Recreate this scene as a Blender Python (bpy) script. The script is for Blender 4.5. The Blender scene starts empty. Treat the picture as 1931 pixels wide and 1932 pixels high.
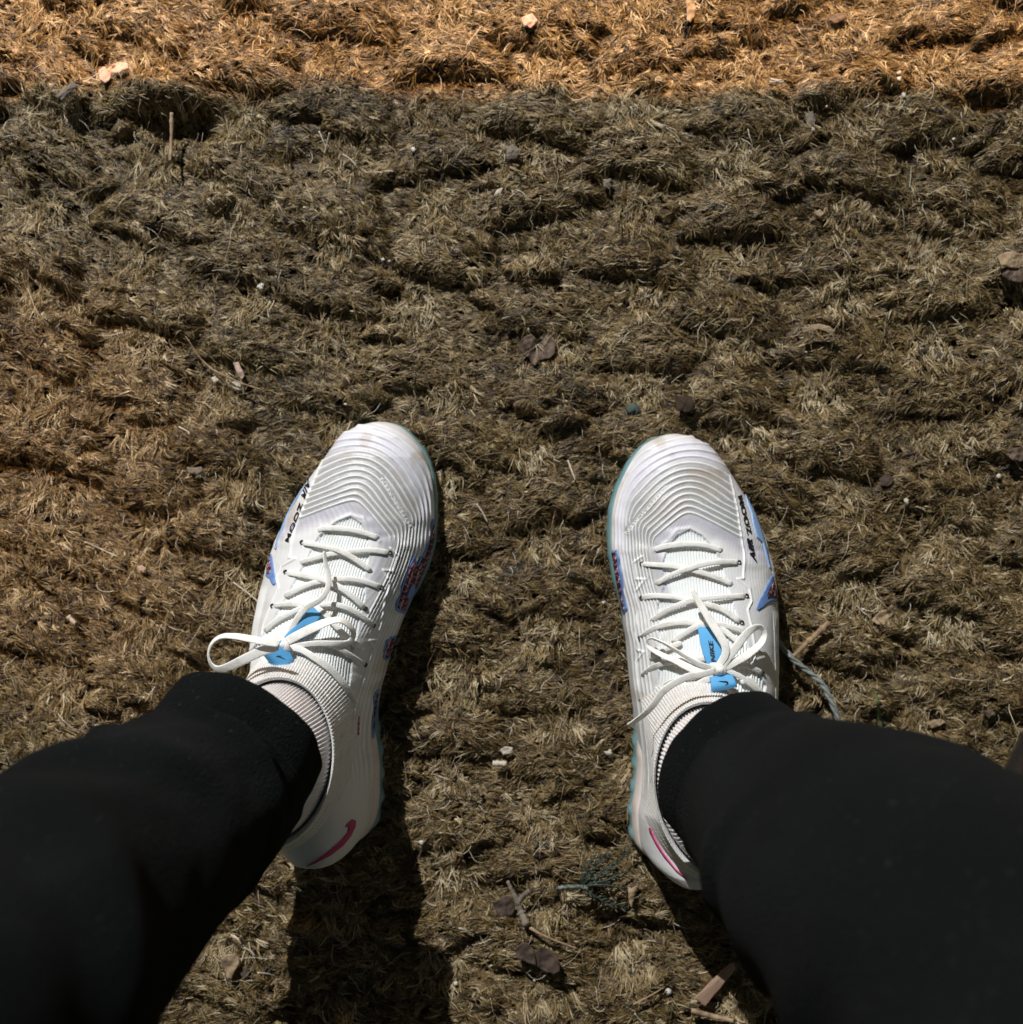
import bpy, bmesh, math, random
import numpy as np
from mathutils import Vector, Matrix
from mathutils.geometry import delaunay_2d_cdt

random.seed(7)
rng = np.random.default_rng(11)
scene = bpy.context.scene
C = scene.collection

# ---------------------------------------------------------------- camera
CAM_H = 0.70                      # phone held above the feet, looking down
K = 2 * 0.4986 / 1931             # metres per unit distance per measuring unit
cam_d = bpy.data.cameras.new('camera')
cam = bpy.data.objects.new('camera', cam_d)
C.objects.link(cam)
cam.location = (0, 0, CAM_H)
cam.rotation_euler = (0, 0, 0)
cam_d.sensor_fit = 'HORIZONTAL'
cam_d.angle = 2 * math.atan(0.4986)
cam_d.clip_start = 0.01
cam_d.clip_end = 300
cam_d.dof.use_dof = True
cam_d.dof.focus_distance = 0.62
cam_d.dof.aperture_fstop = 5.0
cam_d.lens_unit = 'FOV'
scene.camera = cam

# ---------------------------------------------------------------- world, lamps, exposure
world = bpy.data.worlds.new('World')
scene.world = world
world.use_nodes = True
wn = world.node_tree.nodes
wl = world.node_tree.links
bg = wn['Background']
sky = wn.new('ShaderNodeTexSky')
sky.sky_type = 'NISHITA'
sky.sun_disc = False
sky.sun_elevation = math.radians(3)
sky.sun_rotation = math.radians(-12)
warm = wn.new('ShaderNodeMix'); warm.data_type = 'RGBA'; warm.blend_type = 'MULTIPLY'
warm.inputs[0].default_value = 1.0; warm.inputs[7].default_value = (1.0, .86, .72, 1)     # town glow
wl.new(sky.outputs[0], warm.inputs[6]); wl.new(warm.outputs[2], bg.inputs[0])
bg.inputs[1].default_value = 0.10

SX, SY = 0.47, 1.10               # shadow shift per metre of height: right, and towards the viewer
SDIST = 3.3                       # the white floodlight stands this far off, so its light falls off towards the viewer
sdir = Vector((-SX, SY, 1.0)).normalized()
sun_d = bpy.data.lights.new('floodlight_beam', 'SPOT')
sun_d.energy = 4.55 * 4 * math.pi * SDIST ** 2
sun_d.spot_size = math.radians(100); sun_d.spot_blend = .4
sun_d.shadow_soft_size = 0.013
sun_d.color = (1.0, 0.985, 0.955)
sun = bpy.data.objects.new('floodlight_beam', sun_d)
C.objects.link(sun)
sun.rotation_euler = sdir.to_track_quat('Z', 'Y').to_euler()
sun.location = Vector((0, 0.10, .03)) + sdir * SDIST

def spot(name, loc, target, energy, color, size_deg, blend, square=False, rad=0.01, roll=0.0):
    d = bpy.data.lights.new(name, 'SPOT')
    d.energy = energy; d.color = color
    d.spot_size = math.radians(size_deg); d.spot_blend = blend
    d.use_square = square; d.shadow_soft_size = rad
    o = bpy.data.objects.new(name, d); C.objects.link(o)
    o.location = loc
    q = (Vector(loc) - Vector(target)).to_track_quat('Z', 'Y')
    o.rotation_euler = q.to_euler()
    return o

# orange lamp light, cut to a straight edge by a plate added at the lamp
EDGE_Y = 0.306
lp = Vector((0.15, 2.6, 3.2))
SHY = lp.y - .25; SHZ = lp.z * (1 - .25 / (lp.y - EDGE_Y))          # lower lip of the plate added to cut off the orange light
spot('street_lamp_beam', lp, (lp.x, 1.2, 0), 1550, (1.0, 0.57, 0.29), 130, 0.3, False, 0.0008)
spot('warm_lamp_beam', (-0.9, 1.4, 1.9), (-0.320, 0.018, 0), 130, (1.0, 0.46, 0.14), 7.4, 1.0, False, 0.02)

scene.view_settings.view_transform = 'Standard'
scene.view_settings.look = 'None'
scene.view_settings.gamma = 1
scene.view_settings.exposure = 0
scene.view_settings.use_curve_mapping = False
scene.render.engine = 'CYCLES'
scene.cycles.max_bounces = 6

# ---------------------------------------------------------------- measuring helpers
def D(u, v, z=0.0):
    """a spot on the 1931-unit grid laid over the view, at height z -> point of the place"""
    s = K * (CAM_H - z)
    return np.array([(u - 965.5) * s, (965.5 - v) * s, z])

def tag(o, label=None, cat=None, group=None, kind=None):
    if label: o['label'] = label
    if cat: o['category'] = cat
    if group: o['group'] = group
    if kind: o['kind'] = kind
    return o

def empty(name, loc=(0, 0, 0)):
    o = bpy.data.objects.new(name, None); C.objects.link(o); o.location = loc
    o.empty_display_size = 0.02
    return o

def mesh_obj(name, verts, faces, mat=None, parent=None, smooth=True):
    me = bpy.data.meshes.new(name)
    verts = np.asarray(verts, dtype=np.float64)
    me.from_pydata(verts.tolist(), [], [tuple(f) for f in faces])
    if smooth:
        me.polygons.foreach_set('use_smooth', [True] * len(me.polygons))
    me.update()
    o = bpy.data.objects.new(name, me); C.objects.link(o)
    if mat: me.materials.append(mat)
    if parent: o.parent = parent
    return o

def grid_obj(name, P, mat=None, parent=None, close_u=False, attrs=None, close_v=False):
    """P: (n,m,3) array of points -> quad mesh, fast path"""
    n, m = P.shape[:2]
    iu = np.arange(n if close_u else n - 1); iv = np.arange(m if close_v else m - 1)
    a, b = np.meshgrid(iu, iv, indexing='ij')
    a2 = (a + 1) % n; b2 = (b + 1) % m
    q = np.stack([a * m + b, a2 * m + b, a2 * m + b2, a * m + b2], -1).reshape(-1, 4)
    me = bpy.data.meshes.new(name)
    me.vertices.add(n * m)
    me.vertices.foreach_set('co', P.reshape(-1).astype(np.float32))
    nf = len(q)
    me.loops.add(nf * 4)
    me.loops.foreach_set('vertex_index', q.reshape(-1).astype(np.int32))
    me.polygons.add(nf)
    me.polygons.foreach_set('loop_start', (np.arange(nf) * 4).astype(np.int32))
    me.polygons.foreach_set('use_smooth', np.ones(nf, bool))
    me.update(calc_edges=True)
    if attrs:
        for k, arr in attrs.items():
            at = me.attributes.new(k, 'FLOAT', 'POINT')
            at.data.foreach_set('value', arr.reshape(-1).astype(np.float32))
    o = bpy.data.objects.new(name, me); C.objects.link(o)
    if mat: me.materials.append(mat)
    if parent: o.parent = parent
    return o

def value_noise(x, y, seed=0):
    xi = np.floor(x).astype(np.int64); yi = np.floor(y).astype(np.int64)
    fx = x - xi; fy = y - yi
    fx = fx * fx * (3 - 2 * fx); fy = fy * fy * (3 - 2 * fy)
    def h(a, b):
        n = (a * 374761393 + b * 668265263 + seed * 974711) & 0x7fffffff
        n = ((n ^ (n >> 13)) * 1274126177) & 0x7fffffff
        return ((n ^ (n >> 16)) & 0xffff) / 65535.0
    return (h(xi, yi) * (1 - fx) + h(xi + 1, yi) * fx) * (1 - fy) + (h(xi, yi + 1) * (1 - fx) + h(xi + 1, yi + 1) * fx) * fy

def fbm(x, y, seed=0, oct=3):
    s = 0; a = 1; t = 0
    for i in range(oct):
        s = s + a * value_noise(x * 2 ** i + 13.7 * i, y * 2 ** i - 7.1 * i, seed + i); t += a; a *= .5
    return s / t

# ---------------------------------------------------------------- materials
def mat(name, col, rough=0.7, spec=0.3, sheen=0.0, metallic=0.0, bump=None, noise=None, trans=0.0, alpha=None):
    m = bpy.data.materials.new(name); m.use_nodes = True
    nt = m.node_tree; b = nt.nodes['Principled BSDF']
    b.inputs['Base Color'].default_value = (*col, 1)
    b.inputs['Roughness'].default_value = rough
    b.inputs['Specular IOR Level'].default_value = spec
    b.inputs['Metallic'].default_value = metallic
    b.inputs['Sheen Weight'].default_value = sheen
    b.inputs['Transmission Weight'].default_value = trans
    if noise:                                    # (scale, colour2, low, high)
        sc, c2, lo, hi = noise
        tc = nt.nodes.new('ShaderNodeTexCoord'); n = nt.nodes.new('ShaderNodeTexNoise')
        n.inputs['Scale'].default_value = sc; n.inputs['Detail'].default_value = 6
        nt.links.new(tc.outputs['Object'], n.inputs['Vector'])
        r = nt.nodes.new('ShaderNodeMapRange'); r.inputs[1].default_value = lo; r.inputs[2].default_value = hi
        nt.links.new(n.outputs['Fac'], r.inputs[0])
        mx = nt.nodes.new('ShaderNodeMix'); mx.data_type = 'RGBA'
        mx.inputs[6].default_value = (*col, 1); mx.inputs[7].default_value = (*c2, 1)
        nt.links.new(r.outputs[0], mx.inputs[0]); nt.links.new(mx.outputs[2], b.inputs['Base Color'])
    if bump:                                     # (scale, strength, distance)
        tc = nt.nodes.new('ShaderNodeTexCoord'); n = nt.nodes.new('ShaderNodeTexNoise')
        n.inputs['Scale'].default_value = bump[0]; n.inputs['Detail'].default_value = 5
        nt.links.new(tc.outputs['Object'], n.inputs['Vector'])
        bp = nt.nodes.new('ShaderNodeBump'); bp.inputs['Strength'].default_value = bump[1]
        bp.inputs['Distance'].default_value = bump[2]
        nt.links.new(n.outputs['Fac'], bp.inputs['Height']); nt.links.new(bp.outputs[0], b.inputs['Normal'])
    return m

def fibre_mat(name, stops, rough=0.42):
    m = bpy.data.materials.new(name); m.use_nodes = True
    nt = m.node_tree; b = nt.nodes['Principled BSDF']
    at = nt.nodes.new('ShaderNodeAttribute'); at.attribute_name = 'tint'
    cr = nt.nodes.new('ShaderNodeValToRGB')
    el = cr.color_ramp.elements
    el[0].position = stops[0][0]; el[0].color = (*stops[0][1], 1)
    el[1].position = stops[-1][0]; el[1].color = (*stops[-1][1], 1)
    for p, c in stops[1:-1]:
        e = el.new(p); e.color = (*c, 1)
    nt.links.new(at.outputs['Fac'], cr.inputs[0]); nt.links.new(cr.outputs[0], b.inputs['Base Color'])
    b.inputs['Roughness'].default_value = rough
    b.inputs['Specular IOR Level'].default_value = 0.5
    return m

# ---------------------------------------------------------------- the turf: height of the matted clumps
GX, STEP = 1.3, 0.0016            # the detailed patch reaches GX metres each way
NG = int(2 * GX / STEP)
ax = np.linspace(-GX, GX, NG)
XX, YY = np.meshgrid(ax, ax, indexing='ij')
HM = 0.005 * fbm(XX / 0.10, YY / 0.07, 3) - 0.004
FLOW = np.zeros_like(HM)          # combing direction of the clump that lies on top
CL = np.zeros_like(HM)            # 1 on a clump, 0 in the hollows
PX, PY = 0.068, 0.064             # the mat is tufted in a brick pattern of mounds and hollows
hx0, hy0 = D(1396, 300)[:2]
FLOW[:] = -.10 + .5 * (fbm(XX / .09, YY / .06, 17) - .5) - .22 * (XX < -.05) * np.clip((-.05 - XX) / .1, 0, 1)
CL[:] = 1.0
HM += .0030 * (fbm(XX / .016, YY / .008, 23, 2) - .5)
def stamp(cx, cy, ra, ru, rd, hh, tilt, fan, set_flow=True):
    ca, sa = math.cos(tilt), math.sin(tilt)
    R = max(ra, ru, rd) * 1.1
    i0, i1 = np.searchsorted(ax, [cx - R, cx + R]); j0, j1 = np.searchsorted(ax, [cy - R, cy + R])
    if i1 <= i0 or j1 <= j0: return
    x = XX[i0:i1, j0:j1] - cx; y = YY[i0:i1, j0:j1] - cy
    a = (x * ca + y * sa) / ra; b = -x * sa + y * ca
    b = b + 0.28 * ra * (a * a)
    b = np.where(b > 0, b / ru, b / rd)
    w = 1 - a * a - b * b
    f = np.clip(w, 0, 1) ** .6 * hh
    sub = HM[i0:i1, j0:j1]
    nz = .0028 * (fbm((XX[i0:i1, j0:j1]) / .012, (YY[i0:i1, j0:j1]) / .006, 29, 2) - .5)
    new = f - .001 + nz
    up = (new > sub) & (w > 0)
    sub[up] = new[up]
    if set_flow:
        FLOW[i0:i1, j0:j1][up] = (tilt - fan * a)[up]
ncol = int(GX / PX) + 2
for ci in range(-ncol, ncol + 1):
    for rj in range(-22, 23):
        hx = hx0 + ci * PX + random.gauss(0, .006); hy = hy0 + rj * PY + (PY / 2 if ci % 2 else 0) + random.gauss(0, .005)
        if abs(hx) > GX or abs(hy) > GX: continue
        left = max(0, min(1, (-.05 - hx) / .12))
        tilt = random.gauss(-.08 - .20 * left, .13)
        stamp(hx + random.gauss(0, .005), hy - PY * .50 + random.gauss(0, .003), random.uniform(.034, .046), random.uniform(.020, .027), random.uniform(.012, .018), random.uniform(.0066, .0114), tilt, random.uniform(.35, .75))
        for _ in range(3):        # smaller ropes of fibre on top
            stamp(hx + random.uniform(-.035, .035), hy - PY * .5 + random.uniform(-.018, .022), random.uniform(.010, .020), random.uniform(.005, .010), random.uniform(.004, .008), random.uniform(.0068, .0114), random.gauss(tilt, .3), .5)
        # the hollow itself
        ra, rb = random.uniform(.015, .023), random.uniform(.0095, .015)
        i0, i1 = np.searchsorted(ax, [hx - .05, hx + .05]); j0, j1 = np.searchsorted(ax, [hy - .04, hy + .04])
        if i1 > i0 and j1 > j0:
            q = ((XX[i0:i1, j0:j1] - hx) / ra) ** 2 + ((YY[i0:i1, j0:j1] - hy) / rb) ** 2
            CL[i0:i1, j0:j1] = np.minimum(CL[i0:i1, j0:j1], 1 - np.exp(-q ** 1.5))

# one deep pit in the turf at the upper left of the view
pc = D(322, 232)
pit = np.exp(-(((XX - pc[0]) / .030) ** 2 + ((YY - pc[1]) / .012) ** 2) ** 1.5)
HM -= 0.024 * pit; CL *= (1 - pit * .8)
rim = np.exp(-(((XX - pc[0]) / .045) ** 2 + ((YY - pc[1] - .022) / .011) ** 2))
HM += 0.006 * rim
pc2 = D(1850, 195)
HM -= 0.012 * np.exp(-(((XX - pc2[0]) / .03) ** 2 + ((YY - pc2[1]) / .008) ** 2))
for (u, v, a_, b_, d_) in [(900, 1690, .03, .012, .010), (1180, 1760, .03, .02, .012), (1640, 1380, .02, .012, .010), (560, 300, .02, .01, .008), (1560, 1340, .02, .02, .008), (1700, 1260, .03, .01, .008)]:
    p = D(u, v); HM -= d_ * np.exp(-(((XX - p[0]) / a_) ** 2 + ((YY - p[1]) / b_) ** 2))

def samp(A, x, y):
    fx = np.clip((x + GX) / (2 * GX) * (NG - 1), 0, NG - 1.001); fy = np.clip((y + GX) / (2 * GX) * (NG - 1), 0, NG - 1.001)
    i = fx.astype(int); j = fy.astype(int); fx = fx - i; fy = fy - j
    return (A[i, j] * (1 - fx) + A[i + 1, j] * fx) * (1 - fy) + (A[i, j + 1] * (1 - fx) + A[i + 1, j + 1] * fx) * fy

def ground_z(x, y):
    return float(samp(HM, np.array([x]), np.array([y]))[0])

# soil sheet: fine in the middle, coarse out to the horizon
soil = mat('damp_soil', (0.035, 0.024, 0.014), 0.95, 0.1, noise=(60, (0.07, 0.05, 0.03), .35, .7), bump=(220, .6, .004))
core = np.linspace(-GX, GX, 420)
outer = np.array([-80, -30, -12, -5, -2.5])
ga = np.concatenate([outer, core, -outer[::-1]])
gx, gy = np.meshgrid(ga, ga, indexing='ij')
gz = samp(HM, gx, gy) - 0.004
fade = np.clip((GX - np.maximum(abs(gx), abs(gy))) / .1, 0, 1)
gz = gz * fade - 0.004 * (1 - fade)
ground = grid_obj('ground', np.stack([gx, gy, gz], -1), soil)
tag(ground, kind='structure')

# ---------------------------------------------------------------- the shoes: digitised outlines and features
# local measuring frames, each laid over one shoe
FR = {'L': (383.3, 766.5), 'R': (1086.0, 785.7)}
ZS = 0.2646
def toD(side, X, Y):
    o = FR[side]
    return o[0] + np.asarray(X, float) * ZS, o[1] + np.asarray(Y, float) * ZS

OUT = {
 'L': dict(
   left=[(97,1250),(112,1150),(130,1085),(200,975),(300,910),(400,845),(500,772),(600,703),(700,643),(800,592),(900,550),(1000,512),(1100,476),(1200,446),(1300,421),(1400,400),(1500,380),(1600,362),(1700,348),(1800,338),(1900,332),(2050,330),(2300,345),(2600,385),(2900,450),(3100,525),(3220,600),(3290,670),(3318,750)],
   right=[(97,1250),(112,1345),(130,1400),(200,1490),(300,1572),(400,1620),(500,1642),(600,1655),(700,1660),(800,1660),(900,1655),(1000,1640),(1100,1612),(1200,1574),(1300,1532),(1400,1482),(1500,1434),(1600,1393),(1700,1350),(1800,1322),(1900,1298),(2000,1265),(2100,1245),(2200,1228),(2300,1218),(2400,1218),(2500,1235),(2600,1240),(2700,1240),(2800,1240),(2900,1228),(3000,1200),(3090,1160),(3190,1090),(3260,990),(3300,880),(3318,750)]),
 'R': dict(
   left=[(112,720),(122,650),(150,570),(200,480),(300,400),(400,345),(500,300),(600,267),(700,250),(800,245),(900,245),(1000,255),(1100,270),(1200,290),(1300,318),(1400,338),(1500,345),(1600,368),(1700,376),(1800,386),(1900,396),(2000,408),(2100,422),(2200,430),(2300,443),(2400,452),(2500,458),(2600,452),(2700,440),(2800,420),(2900,422),(3000,432),(3100,455),(3170,490),(3250,560),(3320,660),(3370,780),(3392,900)],
   right=[(112,720),(122,800),(150,885),(200,962),(300,1045),(400,1107),(500,1165),(600,1223),(700,1283),(800,1325),(900,1358),(1000,1385),(1100,1405),(1200,1424),(1300,1438),(1400,1446),(1500,1451),(1600,1455),(1700,1457),(1800,1457),(1900,1455),(2000,1448),(2200,1420),(2500,1340),(2800,1235),(3000,1175),(3150,1110),(3270,1040),(3350,980),(3392,900)]),
}

def sstep(a, b, x):
    t = np.clip((x - a) / (b - a), 0, 1)
    return t * t * (3 - 2 * t)

class Shoe:
    def __init__(s, side):
        s.side = side
        o = OUT[side]
        zt = 0.026
        yt, yb = o['left'][0][0], o['left'][-1][0]
        s.Yt, s.Yb = yt, yb
        def prep(tab, z):
            Y = np.array([t[0] for t in tab], float); X = np.array([t[1] for t in tab], float)
            u, v = toD(side, X, Y)
            z = z + .034 * sstep(yb - 480, yb, Y)          # at the heel the counter, not the sole, makes the outline
            k = K * (CAM_H - z)
            wx = (u - 965.5) * k; wy = (965.5 - v) * k
            return wx, wy
        lx, ly = prep(o['left'], zt); rx, ry = prep(o['right'], zt)
        s.y1 = ly[0]; s.y0 = ly[-1]
        def par(y):
            return np.arccos(np.clip(1 - 2 * (s.y1 - y) / (s.y1 - s.y0), -1, 1))
        s.par = par
        fi = np.linspace(0, math.pi, 900)
        def smooth(x, y):
            a = np.interp(fi, par(y), x)
            k = np.ones(19) / 19
            ap = np.concatenate([2 * a[0] - a[9:0:-1], a, 2 * a[-1] - a[-2:-11:-1]])
            return np.convolve(ap, k, 'valid')
        s.fi = fi; s.lx = smooth(lx, ly); s.rx = smooth(rx, ry)
        d_ = (s.y1 - s.y0) * (1 - np.cos(fi)) / 2          # the outer wall bulges above the sole line
        bulge = np.interp(d_, [0, .01, .04, .10, .14, .20, .30], [.0, .0022, .0032, .0034, .0026 if side == 'L' else .0010, .0016 if side == 'L' else 0, 0])
        if side == 'L': s.lx = s.lx - bulge
        else: s.rx = s.rx + bulge
        # both sides must meet at tip and heel
        for e, idx in ((0, 0), (-1, -1)):
            m = (s.lx[idx] + s.rx[idx]) / 2
            dl = s.lx[idx] - m; dr = s.rx[idx] - m
            w = np.exp(-np.abs(fi - fi[idx]) / .12)
            s.lx = s.lx - dl * w; s.rx = s.rx - dr * w
        s.med = 1 if side == 'L' else -1        # which way the inner side of the foot faces
    def edges(s, y):
        f = s.par(y)
        return np.interp(f, s.fi, s.lx), np.interp(f, s.fi, s.rx)
    ZB = 0.014
    def crest(s, y):
        d = s.y1 - y
        L = s.y1 - s.y0
        t = [0, .002, .006, .012, .025, .045, .07, .095, .12, .145, .165, .185, .215, .25, .275, L - .008, L - .003, L]
        h = [.016, .024, .031, .0365, .043, .048, .0525, .059, .068, .078, .086, .090, .090, .086, .082, .078, .060, .02]
        return np.interp(d, t, h)
    def inset(s, y):
        d = s.y1 - y; L = s.y1 - s.y0
        return np.interp(d, [0, .02, .11, .14, .18, .21, L], [.0010, .0016, .0014, .0005, .0004, .0012, .0022])
    def S(s, x, y):
        """height of the upper above the plan point (x, y)"""
        xl, xr = s.edges(y)
        i = s.inset(y)
        if s.med > 0: xr = xr - i; xl = xl + .0006
        else: xl = xl + i; xr = xr - .0006
        c = (xl + xr) / 2; w = np.maximum((xr - xl) / 2, 1e-5)
        q = np.clip(np.abs((x - c) / w), 0, 1)
        d = s.y1 - y
        n = np.interp(d, [0, .05, .10, .16, .30], [2.3, 2.3, 2.2, 2.1, 2.6])
        H = s.crest(y)
        return s.ZB + (H - s.ZB) * (1 - q ** n) ** (1 / np.interp(d, [0, .1, .16, .3], [2.0, 1.9, 1.6, 2.2]))
    def P(s, X, Y, lift=0.0, zabs=None):
        """feature digitised at (X, Y) -> point on the shoe's surface"""
        u, v = toD(s.side, X, Y)
        u = np.atleast_1d(u).astype(float); v = np.atleast_1d(v).astype(float)
        lift = np.broadcast_to(np.asarray(lift, float), u.shape)
        if zabs is not None:
            z = np.broadcast_to(np.asarray(zabs, float), u.shape)
        else:
            z = np.full(u.shape, .06)
            for _ in range(14):
                k = K * (CAM_H - z)
                zz = s.S((u - 965.5) * k, (965.5 - v) * k) + lift
                z = z * .4 + zz * .6
        k = K * (CAM_H - z)
        x = (u - 965.5) * k; y = (965.5 - v) * k
        if zabs is None:
            xl, xr = s.edges(y); x = np.clip(x, xl + .0003, xr - .0003)
        return np.stack([x, y, z], -1)
    def N(s, P):
        e = 4e-4
        x, y = P[:, 0], P[:, 1]
        gx = (s.S(x + e, y) - s.S(x - e, y)) / (2 * e); gy = (s.S(x, y + e) - s.S(x, y - e)) / (2 * e)
        gx = np.clip(gx, -4, 4); gy = np.clip(gy, -4, 4)
        n = np.stack([-gx, -gy, np.ones_like(gx)], 1)
        return n / np.linalg.norm(n, axis=1)[:, None]
    def Pn(s, X, Y, lift):
        b = s.P(X, Y, 0.0)
        return b + s.N(b) * lift
    def toXY(s, p):
        k = K * (CAM_H - p[..., 2])
        u = p[..., 0] / k + 965.5; v = 965.5 - p[..., 1] / k
        o = FR[s.side]
        return (u - o[0]) / ZS, (v - o[1]) / ZS

# affine map from the right shoe's frame to the left shoe's, fitted on matching features
src = np.array([(720,112),(805,715),(555,950),(1060,950),(475,1050),(1165,1030),(1025,1790),(350,1400),(1300,1375),(1110,370)], float)
dst = np.array([(1250,97),(1090,680),(1260,935),(810,885),(1330,1045),(705,970),(570,1700),(1420,1470),(505,1270),(850,390)], float)
A_ = np.hstack([src, np.ones((len(src), 1))])
AFF, *_ = np.linalg.lstsq(A_, dst, rcond=None)

def seg_dist(X, Y, pts):
    best = np.full(X.shape, 1e9)
    for (x0, y0), (x1, y1) in zip(pts[:-1], pts[1:]):
        dx, dy = x1 - x0, y1 - y0
        t = np.clip(((X - x0) * dx + (Y - y0) * dy) / (dx * dx + dy * dy), 0, 1)
        best = np.minimum(best, np.hypot(X - x0 - t * dx, Y - y0 - t * dy))
    return best

def in_poly(X, Y, poly):
    r = np.zeros(X.shape, bool)
    n = len(poly)
    for i in range(n):
        x0, y0 = poly[i]; x1, y1 = poly[(i + 1) % n]
        if y0 == y1: continue
        c = ((y0 > Y) != (y1 > Y)) & (X < (x1 - x0) * (Y - y0) / (y1 - y0) + x0)
        r ^= c
    return r

THROAT = [(1050,782),(1130,835),(1180,930),(1190,1060),(1150,1200),(1160,1350),(1125,1480),(1100,1640),(1060,1760),(1060,1900),(1020,2150),(300,2150),(300,1800),(420,1640),(540,1440),(620,1300),(740,1080),(800,960),(870,880),(960,815)]
VRIDGE = [(780,1000),(850,900),(930,830),(1050,775),(1140,800),(1180,880),(1260,960)]
MEDLINE = [(1335,1010),(1385,1060),(1345,1172),(1283,1165),(1328,1255),(1285,1400),(1262,1560),(1235,1660),(1185,1668),(1222,1740),(1190,1850),(1150,2000)]
LATLINE = [(855,385),(760,600),(690,790),(645,900),(612,1078),(655,1085),(560,1140),(525,1230),(540,1290),(500,1380),(430,1560),(400,1800)]

def relief(X, Y, Dm, Dl):
    """X, Y in the left shoe's frame; Dm, Dl distance to inner and outer outline (same units)
       -> displacement in metres, silver, tint, knit"""
    d = (X - 1250) * -.265 + (Y - 97) * .964
    e = (X - 1250) * .964 + (Y - 97) * .265
    r = np.clip(330 - .50 * d, 55, 330)
    arm = np.interp(d, [0, 120, 380], [.40, .58, .74]) * (np.sqrt(e * e + r * r) - r)
    f1 = d - arm
    f2 = 2.15 * Dm + 10
    k = 60
    hsm = np.clip(.5 + .5 * (f2 - f1) / k, 0, 1)
    phi = f2 * (1 - hsm) + f1 * hsm - k * hsm * (1 - hsm)
    latx = np.interp(Y, [97, 300, 385, 600, 790, 900, 1078, 1230, 1560, 1800], [880, 870, 858, 762, 692, 648, 615, 530, 430, 400])
    per = 44.0
    toe = sstep(18, 36, phi) * (1 - sstep(600, 612, phi)) * sstep(-4, 4, X - latx) * (1 - sstep(240, 252, Dm) * sstep(930, 960, Y)) * (1 - sstep(1400, 1700, Y))
    ph = (phi % per) / per
    ridge = np.exp(-((ph - .5) / .16) ** 2)
    txt = np.exp(-(seg_dist(X, Y, [(1486, 850), (1282, 508)]) / 17) ** 4)
    toe = toe * (1 - txt) * sstep(6, 50, Dl)
    disp = (.0010 + .0005 * (1 - sstep(60, 260, phi))) * ridge * toe
    # inner side: lines run on towards the heel
    inner = sstep(1100, 1250, Y) * (1 - sstep(2550, 2750, Y)) * (1 - sstep(118, 130, Dm)) * sstep(2, 8, Dm)
    ph2 = ((2.15 * Dm + 10) % per) / per
    r2 = np.exp(-((ph2 - .5) / .18) ** 2)
    disp = disp * (1 - inner) + inner * .0008 * r2
    # outer side
    outer = (1 - sstep(105, 118, Dl)) * sstep(3, 8, Dl) * sstep(1240, 1330, Y) * (1 - sstep(2500, 2700, Y))
    outer2 = sstep(2, 6, Dl) * sstep(500, 640, Y) * (1 - sstep(1120, 1240, Y)) * (1 - sstep(62, 70, Dl))
    ph3 = (Dl % 16.5) / 16.5
    r3 = np.exp(-((ph3 - .5) / .2) ** 2)
    disp = disp + outer * .0007 * r3 + outer2 * .0005 * r3
    # single raised contour lines
    lines = np.exp(-(seg_dist(X, Y, MEDLINE) / 6.5) ** 2) * .0009
    lines = np.maximum(lines, np.exp(-(seg_dist(X, Y, LATLINE) / 6.5) ** 2) * .0009)
    vr = np.exp(-(seg_dist(X, Y, VRIDGE) / 14) ** 2) * .0006
    disp = disp + lines + vr
    knit = in_poly(X, Y, THROAT).astype(float)
    kp = ((X + .32 * (Y - 1200) * np.clip(1 - (Y - 1000) / 2500, .2, 1)) % 21) / 21
    kr = np.exp(-((kp - .5) / .22) ** 2)
    disp = disp + knit * (.0007 * kr - .0016)
    weave = (np.sin((X * .8 + Y * .6) * .75) * np.sin((X * .6 - Y * .8) * .75))
    disp = disp + (1 - knit) * (1 - toe) * .00009 * weave
    # silver glitter between the ridges, strongest in the middle of the toe box
    silver = sstep(150, 300, phi) * (1 - sstep(640, 760, phi)) * (1 - ridge * toe) * sstep(-4, 4, X - latx)
    fore = 1 - sstep(1150, 1450, Y)
    silver = np.maximum(silver * (.55 + .45 * toe), .9 * txt) * fore + .25 * inner * (1 - r2)
    glow = np.exp(-((phi - 160) / 110) ** 2) * .8 * fore + np.exp(-((phi - 650) / 60) ** 2) * .8 * fore
    return disp, np.clip(silver, 0, 1), np.clip(glow, 0, 1), knit, np.clip(ridge * toe + r2 * inner + r3 * outer + lines / .0009, 0, 1)

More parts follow.
